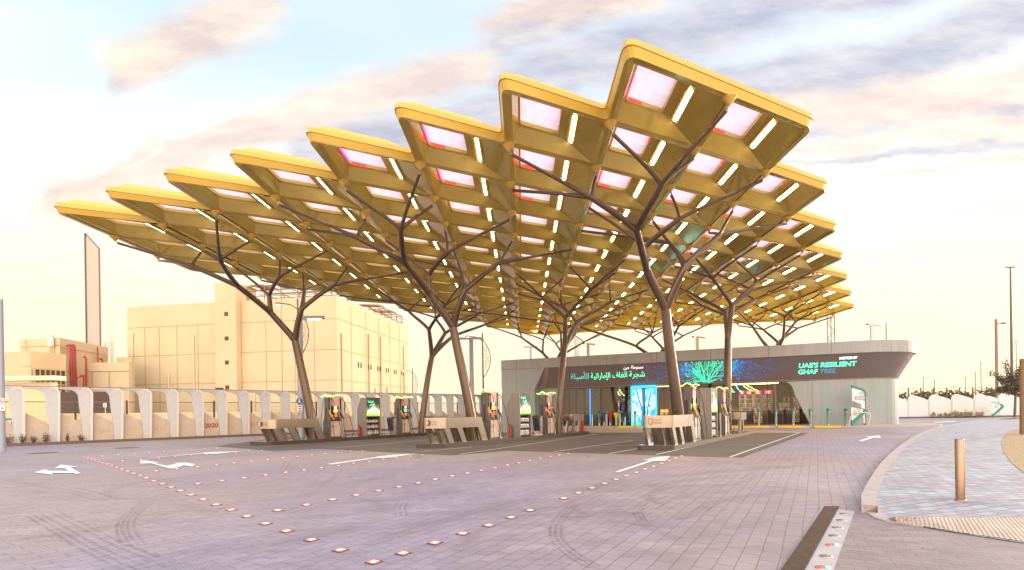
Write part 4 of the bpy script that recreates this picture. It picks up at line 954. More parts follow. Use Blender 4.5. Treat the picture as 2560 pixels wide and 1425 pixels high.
pl0 = [(XB + .35, -.02)] + plan(.0)[1:18]; pl1 = [(XB + 1.0, -.86)] + plan(.86)[1:18]; n = len(pl0)
vs = [Vector((x, y, 3.22)) for x, y in pl0] + [Vector((x, y, 4.82)) for x, y in pl1]
m.mesh(vs, [(a, a + 1, n + a + 1, n + a) for a in range(n - 1)]); sb = m.build('screen_band', LEDM, shop)
m = MB(); n = len(pl0); m.mesh([Vector((x, y + .0, 3.14)) for x, y in [(XB, 0)] + pl0[1:]] + [Vector((x, y - .04, 3.24)) for x, y in [(XB + .1, 0)] + pl0[1:]], [(a, a + 1, n + a + 1, n + a) for a in range(n - 1)])
m.mesh([Vector(p) for p in ((XB - .1, -.03, 3.14), (XB + .36, -.035, 3.20), (XB + 1.02, -.90, 4.84), (XB + .55, -.90, 4.84))], [(0, 1, 2, 3)])
m.build('screen_frame', bandb, shop)
m = MB(); yf = -.93; pr = [(XL, .12), (XB - .25, .12), (XB - .25, 3.12), (XB + .60, 4.83), (XL, 4.83)]; n = len(pr); m.mesh([Vector((x, y, z)) for y in (yf, .02) for x, z in pr], [tuple(range(n)), tuple(range(2 * n - 1, n - 1, -1))] + [(a, (a + 1) % n, n + (a + 1) % n, n + a) for a in range(n)]); m.build('left_cladding', PERF, shop)
tilt = Matrix.Rotation(R(90) + math.atan2(.86, 1.6), 4, 'X')
lgreen = emis('screen green lettering', (.08, .90, .50), 1.25); lwhite = emis('screen white lettering', (.95, .95, 1.0), 1.1); ldim = emis('screen dim blue lettering', (.06, .17, .26), 1.0)
def onband(px0, z): return Matrix.Translation((px0, -(z - 3.22) * .86 / 1.6 - .012, z)) @ tilt
xa, xb = sx_at(1997, 915, -.5), sx_at(2141, 915, -.5)
def fit_text(body, x0, x1, z, size, m, bold=.0):
    o = text('lettering', body, size, m, sb, Matrix.Identity(4), .003, bold=bold)
    xs = [v.co.x for v in o.data.vertices]; w_ = max(xs) - min(xs); o.data.transform(onband(x0, z) @ Matrix.Diagonal(((x1 - x0) / w_, 1, 1, 1)) @ Matrix.Translation((-min(xs), 0, 0))); return o
fit_text("UAE'S RESILIENT", xa, xb, 4.03, .47, lgreen, .012); fit_text('GHAF', xa, xa + (xb - xa) * .345, 3.62, .46, lgreen, .012); fit_text('TREE', xa + (xb - xa) * .385, xa + (xb - xa) * .66, 3.62, .46, ldim, .012)
fit_text('INSPIRED BY', xa + (xb - xa) * .70, xb, 4.47, .25, lwhite, .006)
xa, xb = sx_at(1428, 945, -.4), sx_at(1612, 940, -.4); w_ = xb - xa
fit_text(arabic('شجرة'), xa + w_ * .80, xb, 3.86, .68, lgreen); fit_text(arabic('الغاف'), xa + w_ * .575, xa + w_ * .77, 3.86, .66, lgreen); fit_text(arabic('الإماراتية'), xa + w_ * .28, xa + w_ * .545, 3.86, .66, lgreen); fit_text(arabic('الأصيلة'), xa, xa + w_ * .25, 3.86, .66, emis('screen teal lettering', (.06, .50, .42), 1.1))
fit_text(arabic('مستوحاة'), xa + w_ * .83, xa + w_ * .985, 4.46, .38, lwhite); fit_text(arabic('من'), xa + w_ * .73, xa + w_ * .80, 4.46, .38, lwhite)
# the lit tree picture on the screen: trunks, boughs and leaves of light
def band_pt(x, z, d=.014): return Vector((x, -(z - 3.22) * .86 / 1.6 - d, z))
rnd = random.Random(21); xt = sx_at(1768, 930, -.4); pic = MB()
def stroke(p, a, L_, w_, dep):
    n = 5; q = p
    for k in range(n):
        a2 = a + rnd.uniform(-.22, .22); r_ = (q[0] + math.cos(a2) * L_ / n, q[1] + math.sin(a2) * L_ / n); nx, nz = -math.sin(a2), math.cos(a2); w0, w1 = w_ * (1 - .5 * k / n), w_ * (1 - .5 * (k + 1) / n)
        if r_[1] > 4.78 or r_[1] < 3.26: return
        far_ = abs(r_[0] - xt); mi = 0 if far_ < 1.1 else 1 if far_ < 2.1 else 2
        pic.face([band_pt(q[0] - nx * w0, q[1] - nz * w0), band_pt(r_[0] - nx * w1, r_[1] - nz * w1), band_pt(r_[0] + nx * w1, r_[1] + nz * w1), band_pt(q[0] + nx * w0, q[1] + nz * w0)], mi)
        if dep and rnd.random() < .75: stroke(r_, a2 + rnd.choice((-1, 1)) * rnd.uniform(.35, .9), L_ * .62, w1 * .6, dep - 1)
        q = r_; a = a2
for a, L_, w_ in ((1.9, 1.7, .045), (1.55, 1.7, .05), (1.25, 1.7, .045), (2.3, 2.1, .05), (.85, 2.2, .05), (2.75, 2.8, .035), (.42, 3.0, .035), (2.95, 2.6, .03), (.25, 2.8, .03)): stroke((xt + rnd.uniform(-.25, .25), 3.28), a, L_, w_, 3)
for k in range(620):
    u = rnd.gauss(0, 1.5); z = rnd.uniform(3.3, 4.76) if abs(u) < 1.2 else 3.3 + 1.46 * rnd.betavariate(2.4, 1.6)
    x = xt + u * 1.15; far_ = abs(x - xt); sz = rnd.uniform(.025, .085) * (1.3 if far_ > 1.2 else 1); a = rnd.uniform(0, 3.14)
    mi = rnd.choice((0, 0, 3)) if far_ < .7 else rnd.choice((0, 1, 1, 4)) if far_ < 1.5 else rnd.choice((2, 2, 1, 5)) if far_ < 2.8 else rnd.choice((2, 5))
    d = Vector((math.cos(a), math.sin(a))); n2 = Vector((-d.y, d.x)) * .4
    zz = [z + d.y * sz, z + n2.y * sz, z - d.y * sz, z - n2.y * sz]
    if max(zz) > 4.79 or min(zz) < 3.25: continue
    pic.face([band_pt(x + d.x * sz, zz[0], .012), band_pt(x + n2.x * sz, zz[1], .012), band_pt(x - d.x * sz, zz[2], .012), band_pt(x - n2.x * sz, zz[3], .012)], mi)
pic.build('tree_picture', [emis('screen turquoise', (.04, .70, .48), .75), emis('screen sky blue', (.03, .34, .62), .7), emis('screen deep blue', (.02, .14, .50), .7), emis('screen green', (.10, .60, .22), .6), emis('screen pale cyan', (.20, .70, .72), .8), emis('screen violet blue', (.05, .10, .38), .7)], sb)
# walls below the band
XG = sx_at(1400, 1000); XC0, XC1 = sx_at(1955, 960), sx_at(2026, 1057)
m = MB(); m.box(((XL + XG) / 2, .10, 1.65), (XG - XL, .2, 3.3)); m.box((XL + .1, DEP / 2 + .1, 2.6), (.2, DEP - .2, 5.2)); m.build('left_wall', PERF, shop)
m = MB(); m.mesh([Vector((XL - .005, -.02, 3.1)), Vector((XL + .001, -.9, 4.84)), Vector((XL + .001, .05, 4.84)), Vector((XL - .005, .05, 3.1))], [(0, 1, 2, 3)])
cur = []
for k in range(13):
    t = k / 12; cur.append(((1 - t) ** 2 * XC0 + 2 * t * (1 - t) * (XC0 + .62) + t * t * (XC0 + .78), 3.2 - .95 * t * t - .05 * t))
cur.append((XC1, .12))
poly = [(x, 0.0, z) for x, z in cur] + [(XR, 0, .12), (XR, 0, 3.2)]
m.face([Vector(p) for p in poly]); pl = plan(0)[1:]
pl = [(XR, 0)] + pl[1:]; n = len(pl); m.mesh([Vector((x, y, z)) for z in (.12, 3.2) for x, y in pl], [(a, a + 1, n + a + 1, n + a) for a in range(n - 1)])
m.build('right_wall', PERF, shop)
m = MB(); m.mesh([Vector((x, y, z)) for y in (0, .25) for x, z in cur], [(a, a + 1, len(cur) + a + 1, len(cur) + a) for a in range(len(cur) - 1)]); m.build('wall_reveal', bandb, shop)
m = MB(); m.box(((XR + 3.1) / 2 + 3, 3.3, .08), (XR - 2, 6.2, .10)); m.build('shop_floor', mat('shop floor tile', (.22, .17, .14), .25, noise=.1), shop)
m = MB(); m.box(((XG + XR) / 2, 3.4, 3.18), (XR - XG, 6.2, .06)); m.build('ceiling', mat('dark shop ceiling', (.10, .085, .085), .5), shop)
wood = mat('brown shop panelling', (.33, .16, .09), .55, noise=.15, nscale=2); dkwall = mat('dark shop wall', (.14, .10, .10), .7)
m = MB(); m.box(((XG + XR) / 2, 6.5, 1.65), (XR - XG, .1, 3.1)); m.box((XG + .1, 3.5, 1.65), (.1, 6, 3.1)); m.build('back_wall', wood, shop)
m = MB(); m.face([Vector(p) for p in ((XG, .06, .16), (XC1, .06, .16), (XC1, .06, 3.15), (XG, .06, 3.15))]); gz = m.build('glazing', glz, shop)
for px_ in (1405, 1422, 1440, 1460, 1500, 1536, 1556, 1847, 1883, 1919, 1956, 1400, 1660):
    x = sx_at(px_, 1000); q = MB(); q.box((x, .06, 1.66), (.035, .07, 2.98)); q.build('mullion', steel_dark, gz)
m = MB(); m.box(((XG + XC1) / 2, .03, 3.17), (XC1 - XG, .10, .05)); m.box(((XG + XC1) / 2, .05, .15), (XC1 - XG, .08, .06)); m.build('glazing_frame', steel_dark, gz)
m = MB(); m.box((sx_at(1430) + .3, .9, 1.65), (3.6, .08, 3.0)); m.build('inner_screen_wall', perf_mat('dark ribbed screen', (.11, .10, .12), .2, .18), shop)
m = MB(); m.box((sx_at(1510) + .2, 1.6, 1.65), (1.3, .2, 3.0)); m.build('inner_panel', dkwall, shop)
cove = emis('warm shop cove light', (1.0, .74, .35), 2.6)
for x0, x1, y_ in ((sx_at(1818), sx_at(1950), .5), (sx_at(1640), sx_at(1672), .5), (sx_at(1830), sx_at(1935), 1.3)):
    m = MB(); m.box(((x0 + x1) / 2, y_, 3.10), (x1 - x0, .12, .06)); m.build('cove_light', cove, shop)
for c_, pts in (((.10, 1, .35), ((1826, 3.05), (1830, 2.75), (1836, 2.55))), ((.10, .9, .9), ((1840, 3.08), (1846, 2.75), (1856, 2.55))), ((.45, 1, .12), ((1858, 3.05), (1866, 2.85), (1884, 2.60))), ((.75, 1, .15), ((1866, 3.07), (1878, 2.88), (1894, 2.62))), ((.12, 1, .4), ((1822, 3.05), (1825, 2.8), (1830, 2.55))),
                (((.10, 1, .35)), ((1534, 3.05), (1536, 2.8), (1541, 2.55))), ((.6, 1, .9), ((1543, 3.05), (1545, 2.8), (1550, 2.52))), ((.6, 1, .12), ((1548, 3.05), (1552, 2.8), (1561, 2.5)))):
    m = MB(); q = [Vector((sx_at(a, 960, 1.8), 1.8, z)) for a, z in pts]; m.tube([q[0], q[0].lerp(q[1], .6) + Vector((-.02, 0, 0)), q[1], q[1].lerp(q[2], .5) + Vector((-.03, 0, -.02)), q[2]], .035, 6); m.build('neon_line', emis('neon line ' + str(c_), c_, 2.2), shop)
def tree_mat():
    q = NT('lit cyan tree picture', .4); v = q.coord(); sp = q.n('ShaderNodeSeparateXYZ'); q.l(v, sp.inputs[0]); x, y, z = sp.outputs
    n = q.noise(q.coord(scale=(1, 1, .7)), 2.6, 5, .6, 1.0)
    c = q.ramp(n, [(.40, (.02, .28, .75)), (.47, (.05, .75, .85)), (.53, (.65, 1, 1)), (.7, (.95, 1, 1))])
    c = q.mix(q.ramp(z, [(.12, (1, 1, 1)), (.32, (0, 0, 0))]), c, (.03, .75, .45)); 
    zz = q.math('DIVIDE', z, 3.1); c = q.mix(q.ramp(zz, [(.62, (0, 0, 0)), (1, (1, 1, 1))]), c, (.03, .30, .80)); q.l(c, q.b.inputs['Emission Color']); q.b.inputs['Emission Strength'].default_value = 1.3; q.b.inputs['Base Color'].default_value = (.02, .05, .06, 1); return q.m
TREEP = tree_mat(); x0, x1 = sx_at(1580), sx_at(1641); cyn = emis('cyan portal edge', (.02, .55, .95), 1.6); xm = (x0 + x1) / 2
por = thing('entrance_portal', 'glowing cyan and white entrance portal with blue tree picture in the shop front', 'entrance portal', sw(0, -.22, .13), SRZ)
for a, c in ((x0 + .06, xm - .12), (xm + .12, x1 - .06)): m = MB(); m.box(((a + c) / 2, 0, 1.42), (c - a, .05, 2.84)); m.build('picture_panel', TREEP, por)
m = MB(); m.box((x0, 0, 1.5), (.09, .16, 3.0)); m.box((x1, 0, 1.5), (.09, .16, 3.0)); m.box((xm, 0, 2.96), (x1 - x0 - .1, .16, .14)); m.build('portal_frame', cyn, por)
m = MB(); m.box((xm, .01, 1.42), (.22, .06, 2.8)); m.build('door_gap', darkp, por)
tb = mat('blue tree trunk print', (.01, .16, .38), .5, emit=(.01, .22, .50), es=.9)
for pts, r in ((((x0 + .75, .0, 0), (x0 + .8, 0, 1.1), (x0 + .55, 0, 2.0), (x0 + .35, 0, 2.8)), .09), (((x0 + .8, 0, 1.1), (x0 + .95, 0, 2.0), (x0 + .9, 0, 2.8)), .06), (((x0 + .1, 0, 1.6), (x0 + .75, 0, 1.2)), .03), (((xm + .2, 0, 0), (xm + .28, 0, 1.3), (x1 - .45, 0, 2.2), (x1 - .3, 0, 2.8)), .07), (((xm + .3, 0, 1.4), (x1 - .2, 0, 1.9), (x1 - .1, 0, 2.1)), .03), (((xm + .35, 0, 1.7), (x1 - .35, 0, 2.5)), .03)):
    m = MB()
    for q in range(len(pts) - 1):
        a, c = Vector(pts[q]), Vector(pts[q + 1]); d = (c - a).normalized(); nn = Vector((-d.z, 0, d.x)) * r * (1 - .2 * q); y_ = Vector((0, -.031, 0)); m.face([a - nn + y_, c - nn * .8 + y_, c + nn * .8 + y_, a + nn + y_])
    m.build('tree_print', tb, por)
m = MB(); m.box((sx_at(1475), .02, 1.62), (.09, .04, 2.9)); m.build('blue_light_strip', emis('blue led strip', (.04, .22, .75), 1.2), shop)
# goods, fridges and counters inside
def goods_mat(name, bw, bh, cols, em=.0, seed=0):
    q = NT(name, .6); g = q.n('ShaderNodeTexCoord'); sp = q.n('ShaderNodeSeparateXYZ'); q.l(g.outputs['Object'], sp.inputs[0]); cb = q.n('ShaderNodeCombineXYZ'); q.l(sp.outputs[0], cb.inputs[0]); q.l(sp.outputs[2], cb.inputs[1]); cb.inputs[2].default_value = seed
    br = q.n('ShaderNodeTexBrick'); q.l(cb.outputs[0], br.inputs['Vector']); br.offset = .37
    for k_, v_ in (('Scale', 1.0), ('Brick Width', bw), ('Row Height', bh), ('Mortar Size', .014), ('Mortar Smooth', .1), ('Bias', 0.0)): br.inputs[k_].default_value = v_
    br.inputs['Color1'].default_value = (0, 0, 0, 1); br.inputs['Color2'].default_value = (1, 1, 1, 1); br.inputs['Mortar'].default_value = (0, 0, 0, 1)
    r = q.ramp(br.outputs['Color'], [(a / (len(cols)), c) for a, c in enumerate(cols)]); r.node.color_ramp.interpolation = 'CONSTANT'
    c = q.mix(br.outputs['Fac'], r, (.03, .02, .02)); q.l(c, q.b.inputs['Base Color'])
    if em: q.l(c, q.b.inputs['Emission Color']); q.b.inputs['Emission Strength'].default_value = em
    return q.m
GOODS = goods_mat('shelved goods', .085, .17, [(.55, .40, .12), (.45, .10, .07), (.60, .55, .45), (.12, .25, .30), (.40, .25, .10), (.15, .30, .12), (.65, .45, .15)], .25)
SNACK = goods_mat('shelved snacks', .12, .2, [(.7, .3, .08), (.6, .5, .35), (.5, .1, .08), (.25, .3, .1), (.75, .65, .5)], .25, 4)
def inside(name, lab, cat, pxa, pxb, yl, z0, z1, dep, mats, grp=None, trim=None):
    a, c = sx_at(pxa, 1000, yl), sx_at(pxb, 1000, yl); t = thing(name, lab, cat, sw((a + c) / 2, yl, .135), SRZ, grp); w_ = c - a
    m = MB(); m.box((0, dep / 2, (z0 + z1) / 2), (w_, dep, z1 - z0)); m.build('goods_face' if trim else 'body', mats, t)
    if trim:
        for x in (-w_ / 2, w_ / 2): q = MB(); q.box((x, dep / 2 - .02, (z0 + z1) / 2), (.05, dep + .06, z1 - z0 + .06)); q.build('side', trim, t)
        n = max(2, int((z1 - z0) / .3))
        for k in range(n + 1): q = MB(); q.box((0, -.03, z0 + (z1 - z0) * k / n), (w_ - .06, .08, .03)); q.build('shelf', trim, t)
    return t, w_
for pa, pb, l in ((1848, 1862, 'leftmost'), (1864, 1881, 'second from left'), (1884, 1905, 'third from left'), (1909, 1931, 'rightmost')):
    t, w_ = inside('drinks_fridge', f'shop fridge under red sign, {l} of the four behind the glass', 'fridge', pa, pb, 4.6, 1.25, 2.25, .5, GOODS, 'fridges under red signs', steel)
    m = MB(); m.box((0, -.05, 2.46), (w_ * .92, .06, .30)); s_ = m.build('red_sign', emis('red shop sign', (.80, .04, .10), .9), t)
    m = MB(); m.box((0, -.083, 2.48), (w_ * .45, .005, .07)); m.box((0, -.083, 2.38), (w_ * .38, .005, .05)); m.build('sign_mark', emis('white sign mark', (1, .9, .9), .9), s_)
inside('snack_shelf', 'tall snack shelf inside the shop at the slanted wall edge', 'shelf', 1982, 1999, 2.6, .1, 2.0, .4, SNACK, None, wood)
inside('snack_shelf', 'low snack shelf inside the shop behind the teal bollards', 'shelf', 1882, 1905, 2.0, .05, 1.0, .35, SNACK, 'low shelves', wood)
inside('wine_shelf', 'dark wall shelf of pale bottles inside the shop right of the fridges', 'shelf', 1937, 1975, 4.8, 1.25, 2.05, .3, goods_mat('pale bottles', .11, .40, [(.55, .50, .20), (.6, .55, .35), (.06, .05, .04)], .2, 8), None, steel_dark)
inside('counter', 'long wooden shop counter with dark front behind the glass', 'counter', 1828, 1978, 2.5, .0, .95, .6, dkwall)
c_, w_ = inside('magazine_rack', 'brown ledge of magazines and sweets inside the shop window', 'display ledge', 1826, 1978, 2.3, 1.0, 1.22, .5, SNACK, None, wood)
inside('service_counter', 'warm lit counter inside the shop left of the front right column', 'counter', 1648, 1672, 3.0, .0, 1.25, .5, goods_mat('warm lit goods', .15, .3, [(.9, .5, .08), (.5, .3, .1), (.2, .08, .04)], 1.1, 3), None, wood)
inside('coffee_machine', 'lit yellow machine inside the shop left of the cyan portal', 'vending machine', 1537, 1549, 2.2, .6, 2.0, .5, goods_mat('yellow lit goods', .2, .3, [(.85, .6, .22), (.8, .66, .35), (.3, .2, .1)], .8, 5), None, steel_dark)
inside('drinks_machine', 'tall blue lit drinks machine beside the cyan portal', 'vending machine', 1553, 1562, 2.0, .2, 2.1, .5, goods_mat('blue lit goods', .2, .4, [(.1, .1, .5), (.5, .4, .8), (.05, .03, .1)], .6, 6), None, steel_dark)
inside('snack_shelf', 'dark snack shelf directly left of the cyan portal', 'shelf', 1568, 1577, 1.6, .1, 2.0, .4, GOODS, None, steel_dark)
for a, c, l in ((1841, 1866, 'left'), (1905, 1919, 'middle')): pass
# raised walk in front of the shop with yellow kerb stones
wk = MB(); pts = [(XG - 6, .02), (XG - 6, -2.2), (XR + 1.0, -2.2)]
for k in range(9): a = R(-90 + 110 * k / 8); pts.append((XR + 1.0 + 3.9 * math.cos(a), 1.7 + 3.9 * math.sin(a)))
pts += [(XR + 3.6, 9), (XR - 2, 9), (XR - 2, .02)]
me = MB(); me.prism([(x, y) for x, y in pts], 0, .12)
o = me.build('shop_walk', mat('pale walk paving', (.46, .38, .35), .7, noise=.08, nscale=3), None, sw(0, 0, 0)); o.rotation_euler = (0, 0, SRZ); tag(o, kind='structure')
for a, c, l in ((1832, 1838, 'behind'), (1860, 1921, 'in front of the shop, leftmost of three'), (1945, 2009, 'in front of the shop, middle of three'), (2034, 2101, 'in front of the shop, rightmost of three'), (1544, 1592, 'left of the right island barrier')):
    if c - a < 10: continue
    x0_, x1_ = sx_at(a, 1065, -2.3), sx_at(c, 1065, -2.3); t = thing('kerb_stone', 'long yellow painted kerb stone ' + l, 'kerb stone', sw((x0_ + x1_) / 2, -2.3, 0), SRZ, 'yellow kerb stones'); m = MB(); m.box((0, 0, .067), (x1_ - x0_, .18, .125), bev=.02); m.build('stone', mat('yellow kerb paint', (.80, .50, .02), .5), t)
m = MB(); a, c = sx_at(1590), sx_at(1840); m.box(((a + c) / 2, 0, .062), (c - a, .14, .12)); o = m.build('kerb_line', mat('yellow kerb paint', (.80, .50, .02), .5), None, (0, 0, 0)); p = sw(0, -2.32, 0); o.location = p; o.rotation_euler = (0, 0, SRZ); tag(o, kind='structure')
# bollards
def bollard_mesh(h, r): m = MB(); m.lathe([(r, 0), (r, h), (r * .9, h + .012), (0, h + .012)], n=14); return m
for a, l in ((1480, 'leftmost, beside the dark glass'), (1516, 'second from left, near the funnel bins'), (1549, 'third from left, right of the yellow bin'), (1588, 'in front of the cyan portal'), (1897, 'in front of the fridges, leftmost of the right group'), (1940, 'in front of the shop counter'), (1983, 'before the slanted wall edge, left of it'), (2026, 'at the foot of the slanted wall edge'), (2071, 'before the perforated wall, two left of the white signs'), (2115, 'before the perforated wall, just left of the white signs')):
    x = sx_at(a, 1050, -1.5); t = thing('bollard', 'steel bollard with teal round top ' + l, 'bollard', sw(x, -1.5, .12), SRZ, 'teal topped bollards before the shop')
    bollard_mesh(.92, .085).build('post', steel, t); m = MB(); m.lathe([(.02, .92), (.10, .95), (.12, 1.03), (.09, 1.11), (0, 1.13)], n=14); m.build('top', teal, t)
    m = MB(); m.box((0, -.080, .5), (.07, .02, .78)); m.build('strip', teal, t)
for a, cname, cc_ in ((1499, 'green', (.02, .25, .08)), (1511, 'blue', (.02, .05, .30)), (1526, 'red', (.40, .02, .03)), (1541, 'yellow', (.80, .55, .02)), (1560, 'black', (.03, .02, .02))):
    x = sx_at(a, 1050, -1.0); t = thing('recycling_bin', f'{cname} funnel topped steel recycling bin before the shop glass', 'bin', sw(x, -1.0, .12), SRZ, 'funnel topped recycling bins')
    m = MB(); m.prism([(-.06, -.12), (.06, -.12), (.12, .14), (-.12, .14)], 0, .72); m.build('bin_body', steel, t)
    m = MB(); v = [(-.03, .25), (.03, .25), (.06, .60), (.20, .92), (.20, 1.02), (-.20, 1.02), (-.20, .92), (-.06, .60)]; n = len(v); m.mesh([Vector((x_, y, z)) for y in (-.14, .10) for x_, z in v], [tuple(range(n)), tuple(range(2 * n - 1, n - 1, -1))] + [(q, (q + 1) % n, n + (q + 1) % n, n + q) for q in range(n)]); m.build('funnel', mat(cname + ' funnel', cc_, .4), t)
# signs
def poly_sign(name, lab, cat, at, rz, sc, parts, base=None, group=None):
    t = thing(name, lab, cat, at, rz, group)
    for nm, pts, y0, y1, m_ in parts:
        m = MB(); n = len(pts); m.mesh([Vector((x * sc, y, z * sc)) for y in (y0, y1) for x, z in pts], [tuple(range(n)), tuple(range(2 * n - 1, n - 1, -1))] + [(q, (q + 1) % n, n + (q + 1) % n, n + q) for q in range(n)]); m.build(nm, m_, t)
    return t
ltxt = mat('dark teal sign lettering', (.02, .16, .16), .5); swhite = mat('white sign face', (.80, .76, .80), .5); sgrn = mat('green sign edge', (.02, .26, .19), .45); sdk = mat('dark sign back', (.12, .13, .16), .5)
# units: metres; measured from the photograph at the sign's own distance
YB = (Vector(sw(sx_at(2140, 1055, -1.5), -1.5, 0))).y; UN = YB / F_
def S2(lst, ox, oy): return [((x - ox) / 9.5 * UN, (oy - y) / 9.5 * UN) for x, y in lst]
bx = sw(sx_at(2162, 1052, -1.4), -1.4, .12)
P = lambda l: S2(l, 785, 1190)
bs = poly_sign('bicycle_parking_sign', 'tall white and green leaf shaped Bicycle Parking sign by the perforated wall', 'sign', bx, R(-8), 1, [
    ('sign_face', P([(515, 300), (720, 375), (765, 405), (780, 440), (785, 860), (785, 1140), (765, 1140), (745, 970), (705, 700), (680, 670), (515, 605)]), -.03, .0, swhite),
    ('green_edge', P([(500, 232), (745, 320), (790, 350), (806, 395), (806, 430), (781, 440), (766, 405), (720, 375), (515, 300)]), -.035, .05, sgrn),
    ('back_post', P([(786, 440), (808, 430), (808, 1190), (770, 1190), (770, 1140), (786, 1140)]), -.025, .05, sdk)])
def stxt(par, body, x, z, size, ar=False): text('lettering', arabic(body) if ar else body, size, ltxt, par, Matrix.Translation((*(lambda q: (q[0], -.034, q[1]))(S2([(x, z)], par['ox'], par['oy'])[0]),)) @ FRONT, .001, bold=.002)
bs['ox'] = 785; bs['oy'] = 1190
stxt(bs, 'موقف', 640, 440, .20, True); stxt(bs, 'الدراجات', 610, 497, .19, True); stxt(bs, 'Bicycle', 562, 545, .20); stxt(bs, 'Parking', 562, 595, .20)
dx_ = sw(sx_at(2131, 1058, -1.9), -1.9, .12)
P = lambda l: S2(l, 475, 1235)
ds = poly_sign('drive_thru_sign', 'small white and green arrow shaped Drive Thru sign at the pavement corner', 'sign', dx_, R(-8), 1, [
    ('sign_face', P([(450, 800), (680, 850), (705, 880), (690, 915), (455, 1120)]), -.03, .0, swhite),
    ('green_edge', P([(450, 780), (715, 840), (790, 870), (800, 900), (770, 935), (495, 1200), (455, 1200), (455, 1125), (692, 920), (708, 882), (680, 848), (450, 800)]), -.035, .05, sgrn),
    ('foot', P([(455, 1200), (492, 1200), (488, 1235), (460, 1235)]), -.03, .05, sdk)])
ds['ox'] = 475; ds['oy'] = 1235
stxt(ds, 'الطلب', 490, 880, .17, True); stxt(ds, 'من المركبة', 490, 925, .14, True); stxt(ds, 'Drive', 492, 970, .17); stxt(ds, 'Thru', 492, 1010, .17)
for k in ('ox', 'oy'): del bs[k]; del ds[k]
p = sw(sx_at(2150, 1058, -1.9), -1.85, .12)
t = thing('hoop_barrier', 'pale bent steel hoop standing behind the Drive Thru sign', 'hoop', p, R(-8))
m = MB(); q = [Vector((x, 0, z)) for x, z in S2([(400, 1235), (440, 1050), (500, 950), (620, 930), (780, 935), (850, 960), (870, 1010), (850, 1120), (815, 1235)], 640, 1235)]; m.tube(q, .035, 8); m.build('hoop', mat('cream hoop paint', (.70, .58, .42), .4), t)

# ------------------------------------------------------------------ the long arched wall on the left
import bmesh
W0 = Vector((-24.8, 23.4, 0)); WZ = R(45); STEP = 1.273
wall = thing('arched_wall', 'long white wall of bent arch frames and curved beige slabs on the left', 'wall', W0, WZ)
def bevelled(mb, name, mats, w_=.03, seg=2):
    me = mb.data(name, mats); bm = bmesh.new(); bm.from_mesh(me); bmesh.ops.remove_doubles(bm, verts=bm.verts[:], dist=1e-5); bmesh.ops.recalc_face_normals(bm, faces=bm.faces[:])
    ed = [e for e in bm.edges if len(e.link_faces) == 2 and e.calc_face_angle(0) > R(35)]
    bmesh.ops.bevel(bm, geom=ed, offset=w_, segments=seg, affect='EDGES', clamp_overlap=True); bm.to_mesh(me); bm.free()
    for p in me.polygons: p.use_smooth = False
    return me
def extr(pts, y0, y1, taper=0.0):
    m = MB(); n = len(pts); cxm = sum(p[0] for p in pts) / n
    m.mesh([Vector((x, y0, z)) for x, z in pts] + [Vector((x, y1, z)) for x, z in pts], [tuple(range(n)), tuple(range(2 * n - 1, n - 1, -1))] + [(a, (a + 1) % n, n + (a + 1) % n, n + a) for a in range(n)]); return m
def arc(cx_, cz, rx, rz, a0, a1, n=7): return [(cx_ + rx * math.cos(R(a0 + (a1 - a0) * k / n)), cz + rz * math.sin(R(a0 + (a1 - a0) * k / n))) for k in range(n + 1)]
fr = [(.03, 0.05)] + [(.07, 2.2)] + arc(-.27, 2.57, .34, .36, 0, 90) + [(-1.27, 2.93), (-1.27, 2.83), (-.94, 2.80)] + arc(-.92, 2.40, .42, .40, 80, 5) + [(-.47, 1.9), (-.36, .9), (-.33, .05)]
def arch_mesh():
    m = MB(); n = len(fr); f = lambda x: min(-.03, -.17 + .40 * max(0, -x - .12))
    fr2 = fr
    vs = [Vector((x, f(x), z)) for x, z in fr2] + [Vector((x, .17, z)) for x, z in fr2]
    m.mesh(vs, [tuple(range(n)), tuple(range(2 * n - 1, n - 1, -1))] + [(a, (a + 1) % n, n + (a + 1) % n, n + a) for a in range(n)])
    me = m.data('arch_frame', wallw); bm = bmesh.new(); bm.from_mesh(me); bmesh.ops.triangulate(bm, faces=[f_ for f_ in bm.faces if len(f_.verts) > 4]); bm.to_mesh(me); bm.free(); return me
FR = arch_mesh()
edge_strip = MB(); pr = [(.034, .06), (.074, 2.2)] + arc(-.27, 2.57, .344, .364, 0, 70); n_ = len(pr)
edge_strip.mesh([Vector((x + .004, -.175, z)) for x, z in pr] + [Vector((x - .10 if z < 2.6 else x - .06, -.182, z - (0 if z < 2.6 else .07))) for x, z in pr], [(a, a + 1, n_ + a + 1, n_ + a) for a in range(n_ - 1)]); ES = edge_strip.data('edge_strip', mat('lit arch edge', (.74, .70, .67), .55))  # paler colour stands in for light caught on the frame's right edge
sl = [(-.32, .05), (-.325, .75), (-.36, .98), (-.46, 1.14), (-.70, 1.28), (-.98, 1.47), (-1.20, 1.62), (-1.215, .05)]
SL = bevelled(extr(sl, .0, .12), 'slab', wallb, .03)
rl = MB(); rl.box((-.63, .05, 2.95), (1.272, .22, .03)); RL = rl.data('cap_rail', mat('brown cap rail', (.28, .20, .15), .6))
